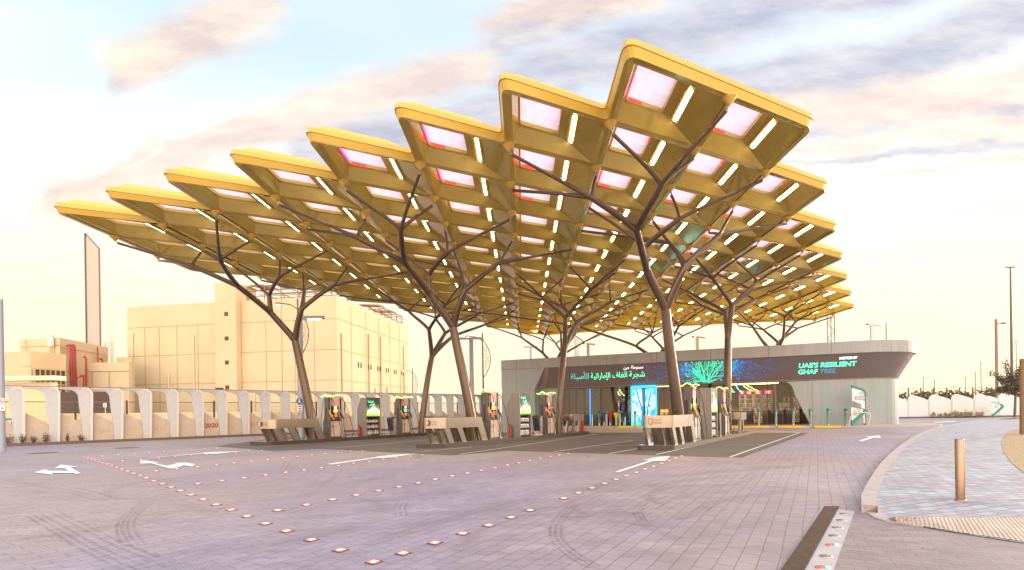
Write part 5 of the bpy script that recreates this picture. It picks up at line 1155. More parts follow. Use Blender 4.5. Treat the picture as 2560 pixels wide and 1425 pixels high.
for k in range(-2, 25):
    x = .81 + STEP * k
    f_ = obj('arch_frame', FR, wall, (x, 0, 0)); obj('cap_rail', RL, f_); obj('edge_strip', ES, f_)
    s_ = obj('slab', SL, wall, (x, .05, 0))
    if k == 7: text('lettering', '2020', .36, mat('dark red paint', (.42, .02, .04), .5), s_, Matrix.Translation((-1.13, -.004, .62)) @ FRONT, .001, bold=.01)
    if k == 9: logo(s_, Matrix.Translation((-1.0, -.006, .75)) @ FRONT, 1.3, mat('faint wall emblem', (.45, .33, .25), .8))
    if k in (3, 5): logo(s_, Matrix.Translation((-.85, -.004, .6)) @ FRONT, 1.1, mat('very faint wall emblem', (.50, .40, .33), .8))
b = MB(); b.box((15, -.55, .07), (37, .16, .14)); o = b.build('lane_kerb', mat('brown lane kerb', (.17, .11, .10), .7, noise=.1), None, W0); o.rotation_euler = (0, 0, WZ); tag(o, kind='structure')
b = MB(); b.box((15, .1, .03), (37, 1.15, .05)); o = b.build('planting_strip', mat('sandy soil', (.36, .28, .20), .9, noise=.2, nscale=6), None, W0); o.rotation_euler = (0, 0, WZ); tag(o, kind='structure')
fen = thing('mesh_fence', 'brown steel mesh fence between the arched wall and the beige building', 'fence', W0 + Vector((-.9, .9, 0)), WZ)
m = MB()
for k in range(430): x = -2 + .085 * k; m.box((x, 0, 1.1), (.008, .008, 2.15))
for k in range(9): m.box((16, 0, .2 + .245 * k), (36.6, .01, .01))
m.box((16, 0, 2.2), (36.6, .03, .04)); m.build('wire_mesh', mat('fence wire', (.33, .24, .18), .6), fen)
for k in range(17): m = MB(); m.box((-1.6 + 2.2 * k, .04, 1.15), (.09, .07, 2.3)); m.build('post', dkpost, fen)

# plants at the foot of the wall
def bush(name, lab, cat, loc, h_, r_, n, cols, group=None, leaf=.05, stemc=(.12, .09, .05)):
    t = thing(name, lab, cat, loc, 0, group); st = MB(); lv = MB(); rnd = random.Random(hash(lab) % 1000 + int(loc[0] * 31))
    for k in range(n):
        a = rnd.uniform(0, 2 * math.pi); q = rnd.uniform(.1, 1) * r_; hh = h_ * rnd.uniform(.55, 1.0) * (1 - .35 * q / r_); top = Vector((math.cos(a) * q, math.sin(a) * q, hh)); st.tube([(top.x * .2, top.y * .2, 0), (top.x * .7, top.y * .7, hh * .6), top], [.008, .006, .003], 4)
        for j in range(14):
            u = rnd.uniform(.25, 1.02); c = Vector((top.x * (.2 + .8 * u), top.y * (.2 + .8 * u), hh * u)); d = Vector((rnd.uniform(-1, 1), rnd.uniform(-1, 1), rnd.uniform(.1, 1.4))).normalized() * leaf * rnd.uniform(.7, 1.5); w_ = d.cross(Vector((rnd.random(), rnd.random(), .3))).normalized() * leaf * .28
            lv.face([c, c + d * .5 + w_, c + d, c + d * .5 - w_], rnd.randint(0, 1))
    st.build('stems', mat('plant stem', stemc, .8), t); lv.build('leaves', [mat(f'leaf {c}', c, .6) for c in cols], t); return t
def wp(x, y): return W0 + Vector((.7071 * x - .7071 * y, .7071 * x + .7071 * y, .05))
for k, (x, h_, r_, l) in enumerate(((.05, .62, .16, 'left of the first arch frame'), (.62, .85, .30, 'largest, just left of the first full arch'), (1.12, .80, .18, 'in front of the first full arch foot'), (1.50, .62, .18, 'right of the first arch foot'), (1.95, .92, .22, 'tall, in front of the second slab'), (2.75, .72, .11, 'thin, in the middle of the second slab'), (3.25, .60, .18, 'at the foot of the second full arch'))):
    bush('shrub', 'wispy olive shrub ' + l, 'shrub', wp(x - .35, -.30), h_ * .82, r_, 16, ((.17, .13, .05), (.24, .18, .07)), 'olive shrubs along the left wall', .055)
for k, (x, l) in enumerate(((13.0, 'behind the left island front pump'), (13.6, 'between left island pump and cabinet'), (14.2, 'just left of the left island cabinet'))): bush('shrub', 'small green shrub ' + l, 'shrub', wp(x, -.30), .6, .18, 10, ((.12, .16, .05), (.20, .22, .08)), 'small shrubs behind the left island', .06)

# ------------------------------------------------------------------ the beige buildings behind the wall
def vbox(m, p0, p1, z0, z1, th, mi=0, proud=0.0):
    """an upright slab from ground point p0 to p1, thickness th behind it"""
    p0 = Vector((p0[0], p0[1], 0)); p1 = Vector((p1[0], p1[1], 0)); d = (p1 - p0).normalized(); n = Vector((-d.y, d.x, 0)); a0, a1 = p0 - n * proud, p1 - n * proud; b0, b1 = a0 + n * th, a1 + n * th
    vs = [Vector((p.x, p.y, z)) for z in (z0, z1) for p in (a0, a1, b1, b0)]; m.mesh(vs, [(3, 2, 1, 0), (4, 5, 6, 7), (0, 1, 5, 4), (1, 2, 6, 5), (2, 3, 7, 6), (3, 0, 4, 7)], mi)
bl = thing('power_building', 'large beige panelled building with roof frames behind the left wall', 'building', (0, 0, 0))
CR = A(843, 900, 60); CR.z = 0
dl_ = Vector((-.9886, .150, 0)); dr_ = Vector((.177, .984, 0)).normalized(); HB = 16.05
LFT = CR + dl_ * 29.9; RGT = CR + dr_ * 22.8
m = MB(); back = LFT + dr_ * 22.8; bb = [LFT, CR, RGT, back]; m.prism([(p.x, p.y) for p in bb], 0, HB); m.build('walls', beige, bl)
m = MB()
def onL(s_): return CR + dl_ * s_
def onR(s_): return CR + dr_ * s_
nl = Vector((-dl_.y, dl_.x, 0)); nl = nl if nl.y < 0 else -nl; nr = Vector((dr_.y, -dr_.x, 0))
def bar(m, a, c, z0, z1, nn, th=.03, mi=0):
    a0, c0 = a + nn * th, c + nn * th; vs = [Vector((p.x, p.y, z)) for z in (z0, z1) for p in (a, c, c0, a0)]; m.mesh(vs, [(0, 1, 2, 3), (4, 7, 6, 5), (0, 4, 5, 1), (1, 5, 6, 2), (2, 6, 7, 3), (3, 7, 4, 0)], mi)
for z in (13.2, 9.4, 5.6): bar(m, onL(0), onL(13.0), z, z + .055, nl); bar(m, onL(16.2), onL(29.8), z, z + .055, nl); bar(m, onR(0), onR(22.6), z, z + .07, nr)
for s_ in (3.0, 5.6, 9.6, 19.3, 22.4, 25.0, 27.2): bar(m, onL(s_), onL(s_ + .06), 0, 13.2, nl)
for s_ in (7.4, 13.05, 16.1): bar(m, onL(s_), onL(s_ + .09), 0, HB, nl)
for s_ in (3.5, 7.6, 11.5, 15.4, 19.2): bar(m, onR(s_), onR(s_ + .08), 0, HB - .5, nr, .03)
m.build('panel_joints', joint, bl)
m = MB(); bar(m, onL(13.1), onL(16.1), 0, 18.3, nl, .9); bar(m, onL(13.1), onL(16.1), HB - 1, 18.3, -nl, 3.0); m.build('stair_tower', beige, bl)
for z in (14.1 - .1, 10.9, 7.85, 4.7): m = MB(); bar(m, onL(14.2), onL(14.72), z, z + .5, nl, .93); m.build('vent', brown, bl)
pipe = mat('pale downpipe', (.78, .66, .46), .5)
for s_, z1 in ((11.3, 4.7), (19.9, 12.0), (29.0, 12.6), (23.6, 7.0)): m = MB(); p = onL(s_) + nl * .12; m.tube([(p.x, p.y, 0), (p.x, p.y, z1)], .085, 6); m.build('downpipe', pipe, bl)
rp = mat('rusty pipe', (.45, .25, .12), .6)
for s_, z1 in ((.9, 11.5), (8.2, 12.6), (12.0, 12.8), (20.6, 12.4), (14.0, 5.4), (10.0, 5.0)): m = MB(); p = onR(s_) + nr * .12; m.tube([(p.x, p.y, 0), (p.x, p.y, z1)], .07, 6); m.build('downpipe', rp, bl)
for k in range(6):
    for d_ in (0, .75): m = MB(); s_ = 5.2 + 2.9 * k + d_; bar(m, onR(s_), onR(s_ + .32), 7.6, 8.3, nr, .04); m.build('window_slot', brown, bl)
fr_ = mat('rusty roof steel', (.34, .20, .13), .7); frl = mat('beige roof steel', (.62, .46, .30), .7)
def roofframe(a0, n, step, dirv, inn, h_):
    m = MB()
    for k in range(n + 1):
        p = a0 + dirv * step * k
        for q in (0, 4.0): pp = p + inn * q; m.tube([(pp.x, pp.y, HB), (pp.x, pp.y, HB + h_)], .08, 4)
        for z in (.45, h_): a, c = p, p + inn * 4; m.tube([(a.x, a.y, HB + h_ * (1 if z > 1 else .45)), (c.x, c.y, HB + h_ * (1 if z > 1 else .45))], .06, 4)
    for q in (0, 2, 4.0):
        for z in (h_ * .35, h_ * .7, h_): a = a0 + inn * q; c = a + dirv * step * n; m.tube([(a.x, a.y, HB + z), (c.x, c.y, HB + z)], .09 if z == h_ else .05, 4)
    for k in range(n): 
        if k % 2 == 0: a = a0 + dirv * step * (k + .1); c = a + dirv * step * .8; vs = [a, c, c + inn * 3.4, a + inn * 3.4]; m.mesh([Vector((p.x, p.y, HB + h_ + .12 + .25 * (k_ > 1))) for k_, p in enumerate(vs)] + [Vector((p.x, p.y, HB + h_ + .22 + .25 * (k_ > 1))) for k_, p in enumerate(vs)], [(0, 1, 2, 3), (4, 5, 6, 7), (0, 1, 5, 4), (2, 3, 7, 6), (1, 2, 6, 5), (0, 3, 7, 4)])
    return m
roofframe(onL(13.0) + dr_ * 1.2, 5, 2.35, -dl_, dr_, 2.1).build('roof_frame', fr_, bl); roofframe(onR(13.5) - nr * .8, 4, 2.2, dr_, -nr, 1.7).build('roof_frame', fr_, bl)
# lower buildings
lb = thing('plant_building', 'lower stepped beige building with red pipes and louvred window at far left', 'building', (0, 0, 0))
def face_at(m, px0, px1, ytop0, Y0, Y1, depth, mi=0, zt=None, z0=0):
    a = A(px0, 1040, Y0); c = A(px1, 1040, Y1); z = zt if zt else A(px0, ytop0, Y0).z
    vbox(m, a, c, z0, z, depth, mi); return a, c, z
def foot(m, pts, yt):
    q = [A(x, 1040, Y) for x, Y in pts]; z = A(pts[0][0], yt, pts[0][1]).z; q += [q[-1] + Vector((-6, 4, 0)), q[0] + Vector((-1, 9, 0))]; m.prism([(p.x, p.y) for p in q], 0, z)
m = MB(); foot(m, [(52, 56), (152, 55), (272, 63)], 849); m.build('upper_block', beige, lb)
m = MB(); q = [A(x, 1040, Y) for x, Y in ((-60, 51.6), (78, 50), (167, 53))] + [Vector((-54, 55.2, 0)), Vector((-58, 54, 0))]; m.prism([(p.x, p.y) for p in q], 0, A(78, 878, 50).z); m.build('front_block', beige2, lb)
m = MB(); a5_, c5_, z5_ = face_at(m, 217, 324, 907, 57, 57, .5); face_at(m, 292, 330, 893, 61, 61, .5); m.build('low_block', beige, lb)
m = MB()
def pbar(m, px, Y, y0, y1, w_=.06): p = A(px, y0, Y - .03); q = A(px, y1, Y - .03); m.box(((p.x), p.y - .02, (p.z + q.z) / 2), (w_, .04, abs(p.z - q.z)))
def hbar(m, px0, px1, Y0, Y1, y, w_=.06): p = A(px0, y, Y0 - .05); q = A(px1, y, Y1 - .05); q.z = p.z; m.tube([p, q], w_ / 2, 4)
for px in (65, 98, 132): pbar(m, px, 55.6, 850, 1000)
for px in (22, 56): pbar(m, px, 50.8, 882, 1000)
for px in (230, 273): pbar(m, px, 57, 928, 1000)
hbar(m, 52, 152, 56, 55, 868); hbar(m, 152, 272, 55, 63, 868); hbar(m, 5, 78, 51, 50, 919); hbar(m, 217, 324, 57, 57, 929)
m.build('panel_joints', joint, lb)
lv_ = MB(); a, c = A(84, 920, 50.1), A(161, 927, 52.7); d = (c - a); d.z = 0; L_ = d.length; d.normalize(); nn = Vector((d.y, -d.x, 0))
a.z = 0; c.z = 0; lv = MB(); bar(lv, a, a + d * L_, 3.2, 6.45, nn, .10); w_o = lv.build('louvred_window', brown, lb)
fm = MB()
for k in range(7): p = a + d * (L_ * k / 6 - .03); bar(fm, p, p + d * .09, 3.2, 6.5, nn, .18)
for z in (3.2, 4.9, 6.45): bar(fm, a, a + d * L_, z, z + .09, nn, .16)
fm.build('window_frame', mat('ochre window frame', (.55, .40, .16), .6), w_o)
rpm = mat('red fire pipe', (.42, .035, .045), .4)
def gpipe(pts, Y, r=.10, cap=0): m = MB(); m.tube([A(x, y, Y) for x, y in pts], r, 8); m.build('red_pipe', rpm, lb)
for dx2 in (0, 6.5, 13): gpipe([(166 + dx2, 866), (171 + dx2, 862), (174 + dx2, 867), (176 + dx2, 920), (179 + dx2, 985)], 55.3 + dx2 * .06)
gpipe([(209, 894), (213, 891), (215, 897), (216, 965)], 56.3, .11); gpipe([(242, 868), (244, 870), (245, 908)], 60.5, .08); gpipe([(250, 898), (254, 896), (256, 900), (257, 908)], 60.8, .10); gpipe([(203, 940), (209, 939), (211, 945), (211, 970)], 55.8, .14)
gpipe([(170, 930), (186, 930)], 55.2, .04); gpipe([(170, 955), (186, 955)], 55.2, .04); gpipe([(188, 946), (203, 941)], 55.6, .05)
lad = MB()
for px in (263, 279): p = A(px, 855, 62); lad.tube([(p.x, p.y, 0), (p.x, p.y, p.z)], .05, 5)
for k in range(9): p, q = A(263, 858 + 6 * k, 62), A(283, 858 + 6 * k, 62); lad.tube([p, q], .035, 4)
p = A(283, 856, 61.6); lad.tube([(p.x, p.y, 0), p], .04, 4)
for px in (125, 134): p, q = A(px, 838, 55), A(px, 888, 55); lad.tube([p, q], .05, 5)
for k in range(6): p, q = A(125, 860 + 5 * k, 55), A(134, 860 + 5 * k, 55); lad.tube([p, q], .03, 4)
lad.build('ladder', mat('pale ladder steel', (.60, .48, .34), .5), lb)
m = MB(); p, q = A(128, 837, 54.9), A(131, 866, 54.9); m.box(((p.x + q.x) / 2, p.y - .15, (p.z + q.z) / 2), (.5, .2, abs(p.z - q.z))); m.build('ladder_guard', mat('white guard', (.82, .78, .7), .5), lb)
gh = thing('gatehouse', 'low pale yellow hut with flat projecting roof behind the first arches', 'building', (0, 0, 0))
m = MB(); face_at(m, -50, 128, 958, 38, 38, .6); m.build('walls', mat('pale yellow render', (.78, .62, .36), .8), gh); m = MB(); p, q = A(-60, 947, 37.4), A(136, 951, 37.4); m.box(((p.x + q.x) / 2, 37.9, p.z), (q.x - p.x, 1.0, .35)); m.build('roof_slab', mat('pale roof slab', (.80, .70, .50), .7), gh)
m = MB(); p = A(155, 1010, 45); m.box((p.x + 1.5, 46, 1.9), (5.5, .2, 3.8)); o = m.build('rolling_gate', brown, None); tag(o, 'dark brown gate panel seen through the second and third arch', 'gate')
m = MB(); p = A(22, 1048, 30); o_ = thing('exit_sign_board', 'small green sign board on the fence at the far left', 'sign', (p.x, p.y, 0)); m.box((0, 0, p.z), (.42, .03, .14)); m.build('board', mat('green sign board', (.02, .30, .12), .5), o_); m = MB(); m.box((-.15, .03, p.z / 2), (.03, .03, p.z)); m.box((.15, .03, p.z / 2), (.03, .03, p.z)); m.build('leg', steel_dark, o_)
for px in (262, 361):
    p = A(px, 1013, 41); o_ = thing('notice_board', f'white notice on the wall seen through the {"third" if px < 300 else "fifth"} arch', 'notice', (p.x, p.y, 0)); m = MB(); m.box((0, 0, p.z), (.28, .03, .36)); m.build('sheet', whitep, o_); m = MB(); m.box((0, -.018, p.z), (.05, .004, .16)); m.build('mark', redp, o_); m = MB(); m.box((0, .04, p.z / 2), (.04, .04, p.z)); m.build('post', pipe, o_)
m = MB(); vbox(m, A(130, 1040, 42), A(860, 1040, 66), 0, 1.75, .2); o = m.build('boundary_wall', beige, None); tag(o, 'low beige boundary wall running behind the mesh fence', 'wall')
# tall perforated pylon
q = NT('perforated pylon skin', .5); v = q.coord(); sp = q.n('ShaderNodeSeparateXYZ'); q.l(v, sp.inputs[0])
fx = q.math('ABSOLUTE', q.math('SUBTRACT', q.math('FRACT', q.math('DIVIDE', sp.outputs[0], .55)), .5)); fz = q.math('ABSOLUTE', q.math('SUBTRACT', q.math('FRACT', q.math('DIVIDE', sp.outputs[2], .55)), .5))
q.l(q.mix(q.math('MULTIPLY', q.math('LESS_THAN', fx, .2), q.math('LESS_THAN', fz, .2)), (.52, .45, .39), (.26, .21, .20)), q.b.inputs['Base Color'])
Yp = 150; p0, p1, p2, p3 = A(213, 583, Yp), A(249, 621, Yp), A(254, 1000, Yp), A(219, 1000, Yp); lo = 0
py = thing('pylon', 'tall narrow perforated tower with slanted top on the left skyline', 'tower', (p3.x, Yp, 0))
m = MB(); pts = [(0, 0), (p2.x - p3.x, 0), (p2.x - p3.x, p1.z), (0, p0.z)]; m.mesh([Vector((x, y, z)) for y in (0, .5) for x, z in pts], [(0, 1, 2, 3), (7, 6, 5, 4)] + [(a, (a + 1) % 4, 4 + (a + 1) % 4, 4 + a) for a in range(4)]); m.build('skin', q.m, py)
m = MB()
for x, z in ((0, p0.z), (p2.x - p3.x, p1.z)): m.box((x, -.1, z / 2), (.28, .3, z))
m.tube([(0, -.1, p0.z), (p2.x - p3.x, -.1, p1.z)], .16, 4); m.build('edge_frame', dkpost, py)
m = MB(); m.tube([(.1, 1, p0.z - .5), (.1, 1, p0.z + 2)], .05, 4); m.tube([(1.2, 1, p0.z - 3), (1.25, 1, p0.z + .2)], .05, 4); m.build('antenna', dkpost, py)

# ------------------------------------------------------------------ lamps, poles, roof items
lampm = emis('lit lamp head', (1.0, .88, .6), 7.0)
def pole(name, lab, cat, x0, ytop, ybase, Y, r, m_, extra=None, group=None, r2=None):
    p = A(x0, ytop, Y); t = thing(name, lab, cat, (p.x, p.y, 0), 0, group); m = MB(); m.tube([(0, 0, 0), (0, 0, p.z)], [r, r2 or r * .8], 10); m.build('pole', m_, t); return t, p.z
grp = 'poles on the horizon'
t, z = pole('sign_post', 'blue grey square post with no smoking sign cut by the left edge', 'post', 1, 748, 1120, 19.5, .10, postgrey)
for k, (dz, mm_) in enumerate(((1.62, swhite),)): m = MB(); m.box((.10, -.115, 1.90), (.26, .01, .50)); pl_ = m.build('plate', mm_, t)
m = MB(); n = 24; ro, ri = .095, .072; c = Vector((.13, -.122, 2.02)); vs = [c + Vector((math.cos(a) * r, 0, math.sin(a) * r)) for r in (ro, ri) for a in (2 * math.pi * k / n for k in range(n))]; m.mesh(vs, [(k, (k + 1) % n, n + (k + 1) % n, n + k) for k in range(n)]); d = .065; m.face([c + Vector(v) for v in ((-d, -.001, d - .01), (-d + .015, -.001, d + .005), (d, -.001, -d + .01), (d - .015, -.001, -d - .005))]); m.build('prohibition_ring', redp, pl_)
m = MB(); m.box((.12, -.1225, 2.01), (.10, .002, .018)); m.box((.13, -.1225, 1.75), (.05, .002, .07)); m.build('symbol', darkp, pl_)
t, z = pole('lamp_post', 'blue grey square lamp post with blue round sign beside the left column', 'lamp post', 750, 792, 1080, 27, .155, postgrey)
m = MB(); m.box((.62, 0, z - .05), (1.45, .22, .16)); m.build('arm', postgrey, t); m = MB(); m.box((.8, 0, z - .15), (.7, .16, .04)); m.build('lamp_head', lampm, t)
m = MB(); c = Vector((-.02, -.17, 2.08)); m.mesh([c + Vector((.17 * math.cos(a), y, .17 * math.sin(a))) for y in (0, -.02) for a in (2 * math.pi * k / 20 for k in range(20))], [tuple(range(20)), tuple(range(20, 40))[::-1]] + [(k, (k + 1) % 20, 20 + (k + 1) % 20, 20 + k) for k in range(20)]); bs_ = m.build('blue_sign', mat('blue road sign', (.02, .10, .42), .4), t)
m = MB(); m.mesh([c + Vector(v) for v in ((-.02, -.022, .11), (.02, -.022, .11), (.02, -.022, -.02), (.07, -.022, -.02), (0, -.022, -.11), (-.07, -.022, -.02), (-.02, -.022, -.02))], [(0, 1, 2, 6), (3, 4, 5)]); m.build('arrow', whitep, bs_)
m = MB(); m.box((.0, -.17, 1.65), (.26, .015, .36)); pl_ = m.build('notice_plate', swhite, t); m = MB(); 
for k in range(3): m.box((0, -.18, 1.77 - .12 * k), (.18, .004, .05))
m.build('notice_marks', darkp, pl_)
t, z = pole('lamp_post', 'tall blue grey post with flat double arm between left and middle columns', 'lamp post', 1178, 846, 1085, 31, .16, postgrey)
m = MB(); m.box((.0, 0, z), (1.55, .25, .10)); m.build('arm', postgrey, t)
t, z = pole('lamp_post', 'grey flat armed lamp post rising behind the left end of the shop', 'lamp post', 1327, 867, 1000, 52, .17, postgrey); m = MB(); m.box((.0, 0, z), (1.5, .3, .12)); m.build('arm', postgrey, t)
t, z = pole('flue', 'thick pale grey round pole behind the shop roof', 'pole', 1443, 845, 1000, 56, .36, mat('pale grey pole', (.55, .50, .50), .5), r2=.36)
def arabesque(x0, ytop, ylow, Y, lab, s_=1.0):
    t, z = pole('lamp_post', lab, 'lamp post', x0, ytop, 1000, Y, .08, dkpost, group='lamp posts with bow shaped screens'); zl = A(x0, ylow, Y).z; hh = (z - .6) - zl
    m = MB(); n = 18; m.tube([(.02 + .32 * hh * .62 * math.sin(math.pi * k / n) ** .9, 0, zl + hh * k / n) for k in range(n + 1)], .035, 5); m.build('bow', dkpost, t)
    m = MB(); rnd = random.Random(int(x0))
    for r_ in range(int(hh / .30)):
        zz = zl + .2 + .30 * r_; u = (zz - zl) / hh; wmax = .32 * hh * .62 * math.sin(math.pi * u) - .06; xx = .14 + (.15 if r_ % 2 else 0)
        while xx < wmax: m.tube([(xx + .12 * math.cos(a), 0, zz + .15 * math.sin(a)) for a in (2 * math.pi * q / 6 for q in range(7))], .014, 4, cap=False); xx += .28
    m.build('lattice', dkpost, t)
    m = MB(); m.tube([(0, 0, z - .75), (-.5, 0, z - .40), (-1.1, 0, z - .30)], .04, 6); m.build('arm', dkpost, t); m = MB(); m.lathe([(.0, -.06), (.20, -.03), (.22, .02), (.1, .09), (0, .1)], (-1.35, 0, z - .33), 12); hd = m.build('lamp_head', steel_dark, t); m = MB(); m.box((-1.35, 0, z - .40), (.24, .2, .03)); m.build('lamp', lampm, hd)
arabesque(744, 747, 898, 34, 'lamp post with latticed bow screen seen behind the left column fork')
arabesque(1206, 832, 945, 44, 'lamp post with latticed bow screen left of the shop')
arabesque(1031, 921, 992, 80, 'distant small lamp post with pink bow screen right of the beige building')
t, z = pole('floodlight_mast', 'very tall thin mast with lit floodlights at far right', 'mast', 2526, 668, 1000, 75, .22, dkpost, r2=.10); m = MB(); m.box((0, 0, z), (1.6, .3, .1)); m.build('crossbar', dkpost, t)
for x in (-1.4, 1.2): m = MB(); m.box((x, 0, z + .05), (.7, .4, .14)); m.build('lamp', lampm, t)
t, z = pole('floodlight_mast', 'thin mast with twin lit lamps above the rounded shop end', 'mast', 2215, 803, 1000, 95, .14, dkpost, r2=.08); m = MB(); m.box((-.5, 0, z), (.7, .3, .12)); m.build('lamp', lampm, t); m = MB(); m.box((.5, 0, z), (.7, .3, .12)); m.build('lamp', lampm, t)
t, z = pole('camera_pole', 'brown pole with small side camera right of the shop', 'pole', 2490, 798, 1000, 60, .17, mat('brown weathered pole', (.30, .17, .12), .6)); m = MB(); m.box((.45, 0, z - .55), (.9, .1, .08)); m.box((.85, -.1, z - .52), (.3, .3, .16)); m.build('camera_arm', dkpost, t)
for k, (x, yt, l) in enumerate(((2308, 944, 'leftmost, just right of the shop'), (2336, 950, 'second, over the first white wall humps'), (2413, 943, 'third, left of the close pair'), (2438, 930, 'left one of the close pair'), (2452, 905, 'right one of the close pair'), (2540, 853, 'close right of the tall mast'))):
    t, z = pole('street_lamp', 'distant thin street lamp ' + l, 'street lamp', x, yt, 1000, 90, .07, dkpost, group=grp); m = MB(); m.box((.35, 0, z), (.9, .15, .07)); m.build('arm', dkpost, t)
t, z = pole('wooden_post', 'thick brown square post with white plate at the right edge', 'post', 2559, 897, 1090, 19.5, .15, mat('brown square post', (.27, .17, .09), .7, noise=.15)); m = MB(); m.box((-.02, -.16, 3.0), (.10, .02, .34)); m.build('plate', swhite, t)
t, z = pole('truss_mast', 'short lattice mast standing on the shop roof under the canopy tip', 'mast', 2077, 790, 850, 48, .05, dkpost); m = MB(); w_ = .36
for x in (-w_, w_): m.tube([(x, 0, 0), (x, 0, z)], .05, 5)
for k in range(14): a, c = (-w_, w_) if k % 2 else (w_, -w_); m.tube([(a, 0, z * k / 14), (c, 0, z * (k + 1) / 14)], .03, 4)
m.build('lattice', mat('grey truss steel', (.22, .20, .22), .5), t)
for x, yt, l in ((1743, 843, 'on the shop roof left of the rear right column'), (2179, 812, 'on the shop roof near its rounded end'), (1470, 860, 'on the shop roof left of the middle column')):
    p = A(x, yt, 42.5); t = thing('roof_camera', 'pale post with small camera box ' + l, 'camera', (p.x, p.y, 5.41), 0, 'camera posts on the shop roof'); m = MB(); m.box((0, 0, (p.z - 5.41) / 2), (.22, .22, p.z - 5.41)); m.build('post', mat('pale post', (.62, .55, .50), .6), t); m = MB(); m.box((.0, 0, p.z - 5.41), (.72, .2, .12), M=Matrix.Rotation(R(8), 4, 'Y')); m.build('camera_box', mat('pale post', (.62, .55, .5), .6), t); m = MB(); m.box((-.36, 0, p.z - 5.37), (.12, .16, .12)); m.build('lens', steel_dark, t)
m = MB(); p = A(548, 978, 32); t = thing('wall_camera', 'small dark camera on top of the arched wall beside the sixth arch', 'camera', (p.x, p.y, 2.95), WZ); m.box((0, 0, .12), (.45, .2, .22)); m.build('housing', steel_dark, t); m = MB(); m.tube([(0, 0, 0), (0, 0, .1)], .04, 6); m.build('bracket', steel_dark, t)

# ------------------------------------------------------------------ white humped wall, fence and trees on the right
YR = 52.0
rw = thing('white_humped_wall', 'low white wall of rounded hump panels beyond the road on the right', 'wall', (0, YR, 0))
xs_ = [2200, 2215, 2268, 2320, 2376, 2433, 2493, 2550, 2612, 2680]
hump = []
for k in range(len(xs_) - 1):
    x0_, x1_ = A(xs_[k], 1010, YR).x, A(xs_[k + 1], 1010, YR).x; w_ = x1_ - x0_; h0 = 2.45 + .02 * k; 
    pr = [(x0_, .1)] + [(x0_ + .02, h0 - .9)] + arc(x0_ + w_ * .26, h0 - .75, w_ * .25, .75, 175, 80, 7) + [(x0_ + w_ * .6, h0 - .22), (x1_ - .02, h0 - .55), (x1_ - .02, .1)]
    me = bevelled(extr(pr, -.14, .10), 'hump_panel', mat('white curved panel', (.70, .68, .67), .6, noise=.04, nscale=1.5), .08, 3); obj('hump_panel', me, rw)
m = MB(); m.box((A(2420, 1040, YR).x, YR - .7, .08), (20, .2, .16)); tag(m.build('far_kerb', mat('brown lane kerb', (.17, .11, .10), .7)), kind='structure')
t = thing('exit_sign', 'white and green arrow shaped Exit sign before the white humped wall', 'sign', A(2480, 1040, 50.5).xy.to_3d(), 0)
P_ = lambda l: [((x - 1017) * 50.5 / F_ / 3.392, (1359 - y) * 50.5 / F_ / 3.392 + .15) for x, y in l]
for nm, pts, y0, y1, m_ in (('sign_face', P_([(1018, 1243), (1085, 1262), (1092, 1280), (1020, 1345)]), -.03, 0, swhite), ('green_edge', P_([(1016, 1238), (1100, 1258), (1120, 1276), (1108, 1295), (1030, 1359), (1018, 1359), (1018, 1345), (1092, 1281), (1086, 1262), (1018, 1244)]), -.04, .06, sgrn)):
    m = MB(); n = len(pts); m.mesh([Vector((x, y, z)) for y in (y0, y1) for x, z in pts], [tuple(range(n)), tuple(range(2 * n - 1, n - 1, -1))] + [(q, (q + 1) % n, n + (q + 1) % n, n + q) for q in range(n)]); m.build(nm, m_, t)
m = MB(); m.box((.18, .02, .1), (.2, .06, .25)); m.build('foot', sdk, t)
text('lettering', 'Exit', .26, ltxt, t, Matrix.Translation((.18, -.035, .98)) @ FRONT, .001); text('lettering', arabic('خروج'), .26, ltxt, t, Matrix.Translation((.35, -.035, 1.22)) @ FRONT, .001)
ff = thing('tall_mesh_fence', 'tall thin wire fence with brown posts behind the white humped wall', 'fence', (0, 58, 0)); xa, xb = A(2235, 1000, 58).x, A(2640, 1000, 58).x; zt = 3.45
for px in (2271, 2302, 2334, 2367, 2399, 2432, 2467, 2502, 2540, 2580): x = A(px, 980, 58).x; m = MB(); m.box((x, 0, zt / 2), (.10, .1, zt)); m.build('post', dkpost, ff)
m = MB()
for k in range(int((xb - xa) / .16)): m.box((xa + .16 * k, 0, zt / 2), (.006, .006, zt))
m.box(((xa + xb) / 2, 0, zt), (xb - xa, .04, .05)); m.build('wire_mesh', mat('fence wire', (.33, .24, .18), .6), ff)
def crown(lv, c, r, n, rnd, leaf, sq=1.0):
    for k in range(n):
        while True:
            v = Vector((rnd.uniform(-1, 1), rnd.uniform(-1, 1), rnd.uniform(-1, 1)))
            if v.length < 1 and (v.length > .35 or rnd.random() < .4): break
        p = c + Vector((v.x * r, v.y * r, v.z * r * sq)); d = Vector((rnd.uniform(-1, 1), rnd.uniform(-1, 1), rnd.uniform(-.6, .9))).normalized() * leaf * rnd.uniform(.6, 1.4); w_ = d.cross(Vector((rnd.random(), rnd.random(), rnd.random()))).normalized() * leaf * .45
        lv.face([p, p + d * .5 + w_, p + d, p + d * .5 - w_], rnd.randint(0, 1))
leafs = [mat('dusky leaf', (.085, .075, .05), .7), mat('brown green leaf', (.14, .105, .065), .7)]
rnd = random.Random(5); lv = MB(); Yh = 72
x = A(2225, 990, Yh).x
while x < A(2680, 990, Yh).x:
    crown(lv, Vector((x, Yh + rnd.uniform(-1, 1), 2.3)), rnd.uniform(.85, 1.25), 170, rnd, .30, rnd.uniform(1.0, 1.25)); x += .8
tag(lv.build('distant_hedge', leafs), kind='stuff')
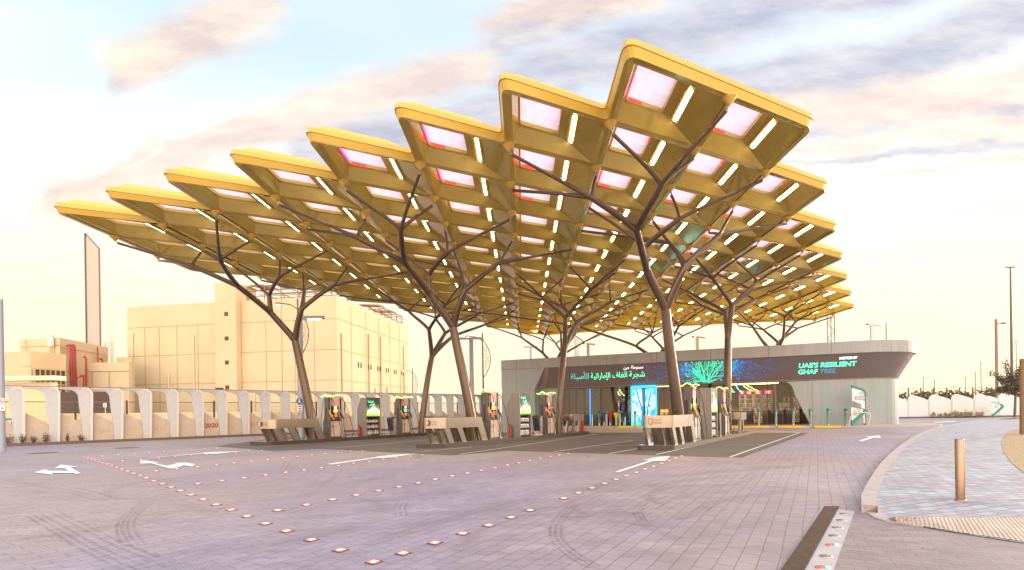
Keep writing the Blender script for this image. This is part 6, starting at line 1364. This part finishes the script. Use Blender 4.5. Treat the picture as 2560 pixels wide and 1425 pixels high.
t = thing('tree', 'sparse brown leaved tree behind the white wall at the right edge', 'tree', A(2536, 1000, 46).xy.to_3d())
tk = MB(); lv = MB(); rnd = random.Random(11); tk.tube([(0, 0, 0), (.1, 0, 1.6), (.05, 0, 2.6)], [.10, .08, .06], 8)
for k in range(30):
    a = rnd.uniform(0, 6.28); el2 = rnd.uniform(-.25, 1.2); L2 = rnd.uniform(.9, 2.1); s0 = Vector((.05, 0, rnd.uniform(1.7, 2.6))); e = s0 + Vector((math.cos(a) * math.cos(el2), math.sin(a) * math.cos(el2), math.sin(el2) * 1.1)) * L2; mid = s0.lerp(e, .5) + Vector((0, 0, .15)); tk.tube([s0, mid, e], [.04, .022, .008], 5)
    for q in range(7):
        c = s0.lerp(e, rnd.uniform(.35, 1.05)) + Vector((rnd.uniform(-.2, .2),) * 2 + (rnd.uniform(-.15, .2),)); crown(lv, c, .26, 16, rnd, .12)
t.scale = (1.1, 1.1, 1.32); tk.build('trunk', dkpost, t); lv.build('crown', leafs, t)
gl_ = ((.50, .40, .24), (.38, .30, .17))
for k, (px, h_) in enumerate(((2335, .7), (2350, .5), (2365, .6), (2378, .8), (2390, .9), (2402, .7), (2414, .85), (2428, .75), (2444, .6), (2455, .7))):
    p = A(px, 1040, 50.9); bush('grass_clump', 'dry tan grass clump at the foot of the white humped wall', 'grass clump', (p.x, p.y, 0), h_ * 1.0, .26, 9, gl_, 'dry grass clumps by the white wall', .16, (.35, .27, .14))

# ------------------------------------------------------------------ steel bollard on the pavement
p = G(2401, 1249, .11); t = thing('bollard', 'round brushed steel bollard standing on the blue grey pavement', 'bollard', (p.x, p.y, .08))
bst = mat('satin bollard steel', (.36, .25, .19), .28, .9, noise=.06, nscale=2, stretch=(1, 1, 14)); r_ = .0475
m = MB(); m.lathe([(r_, 0), (r_, .79), (r_ - .004, .797), (0, .797)], n=28); m.build('tube', bst, t); m = MB(); m.lathe([(r_ + .012, .015), (r_ + .012, .03), (r_ + .002, .034)], n=28); m.build('base_ring', bst, t)
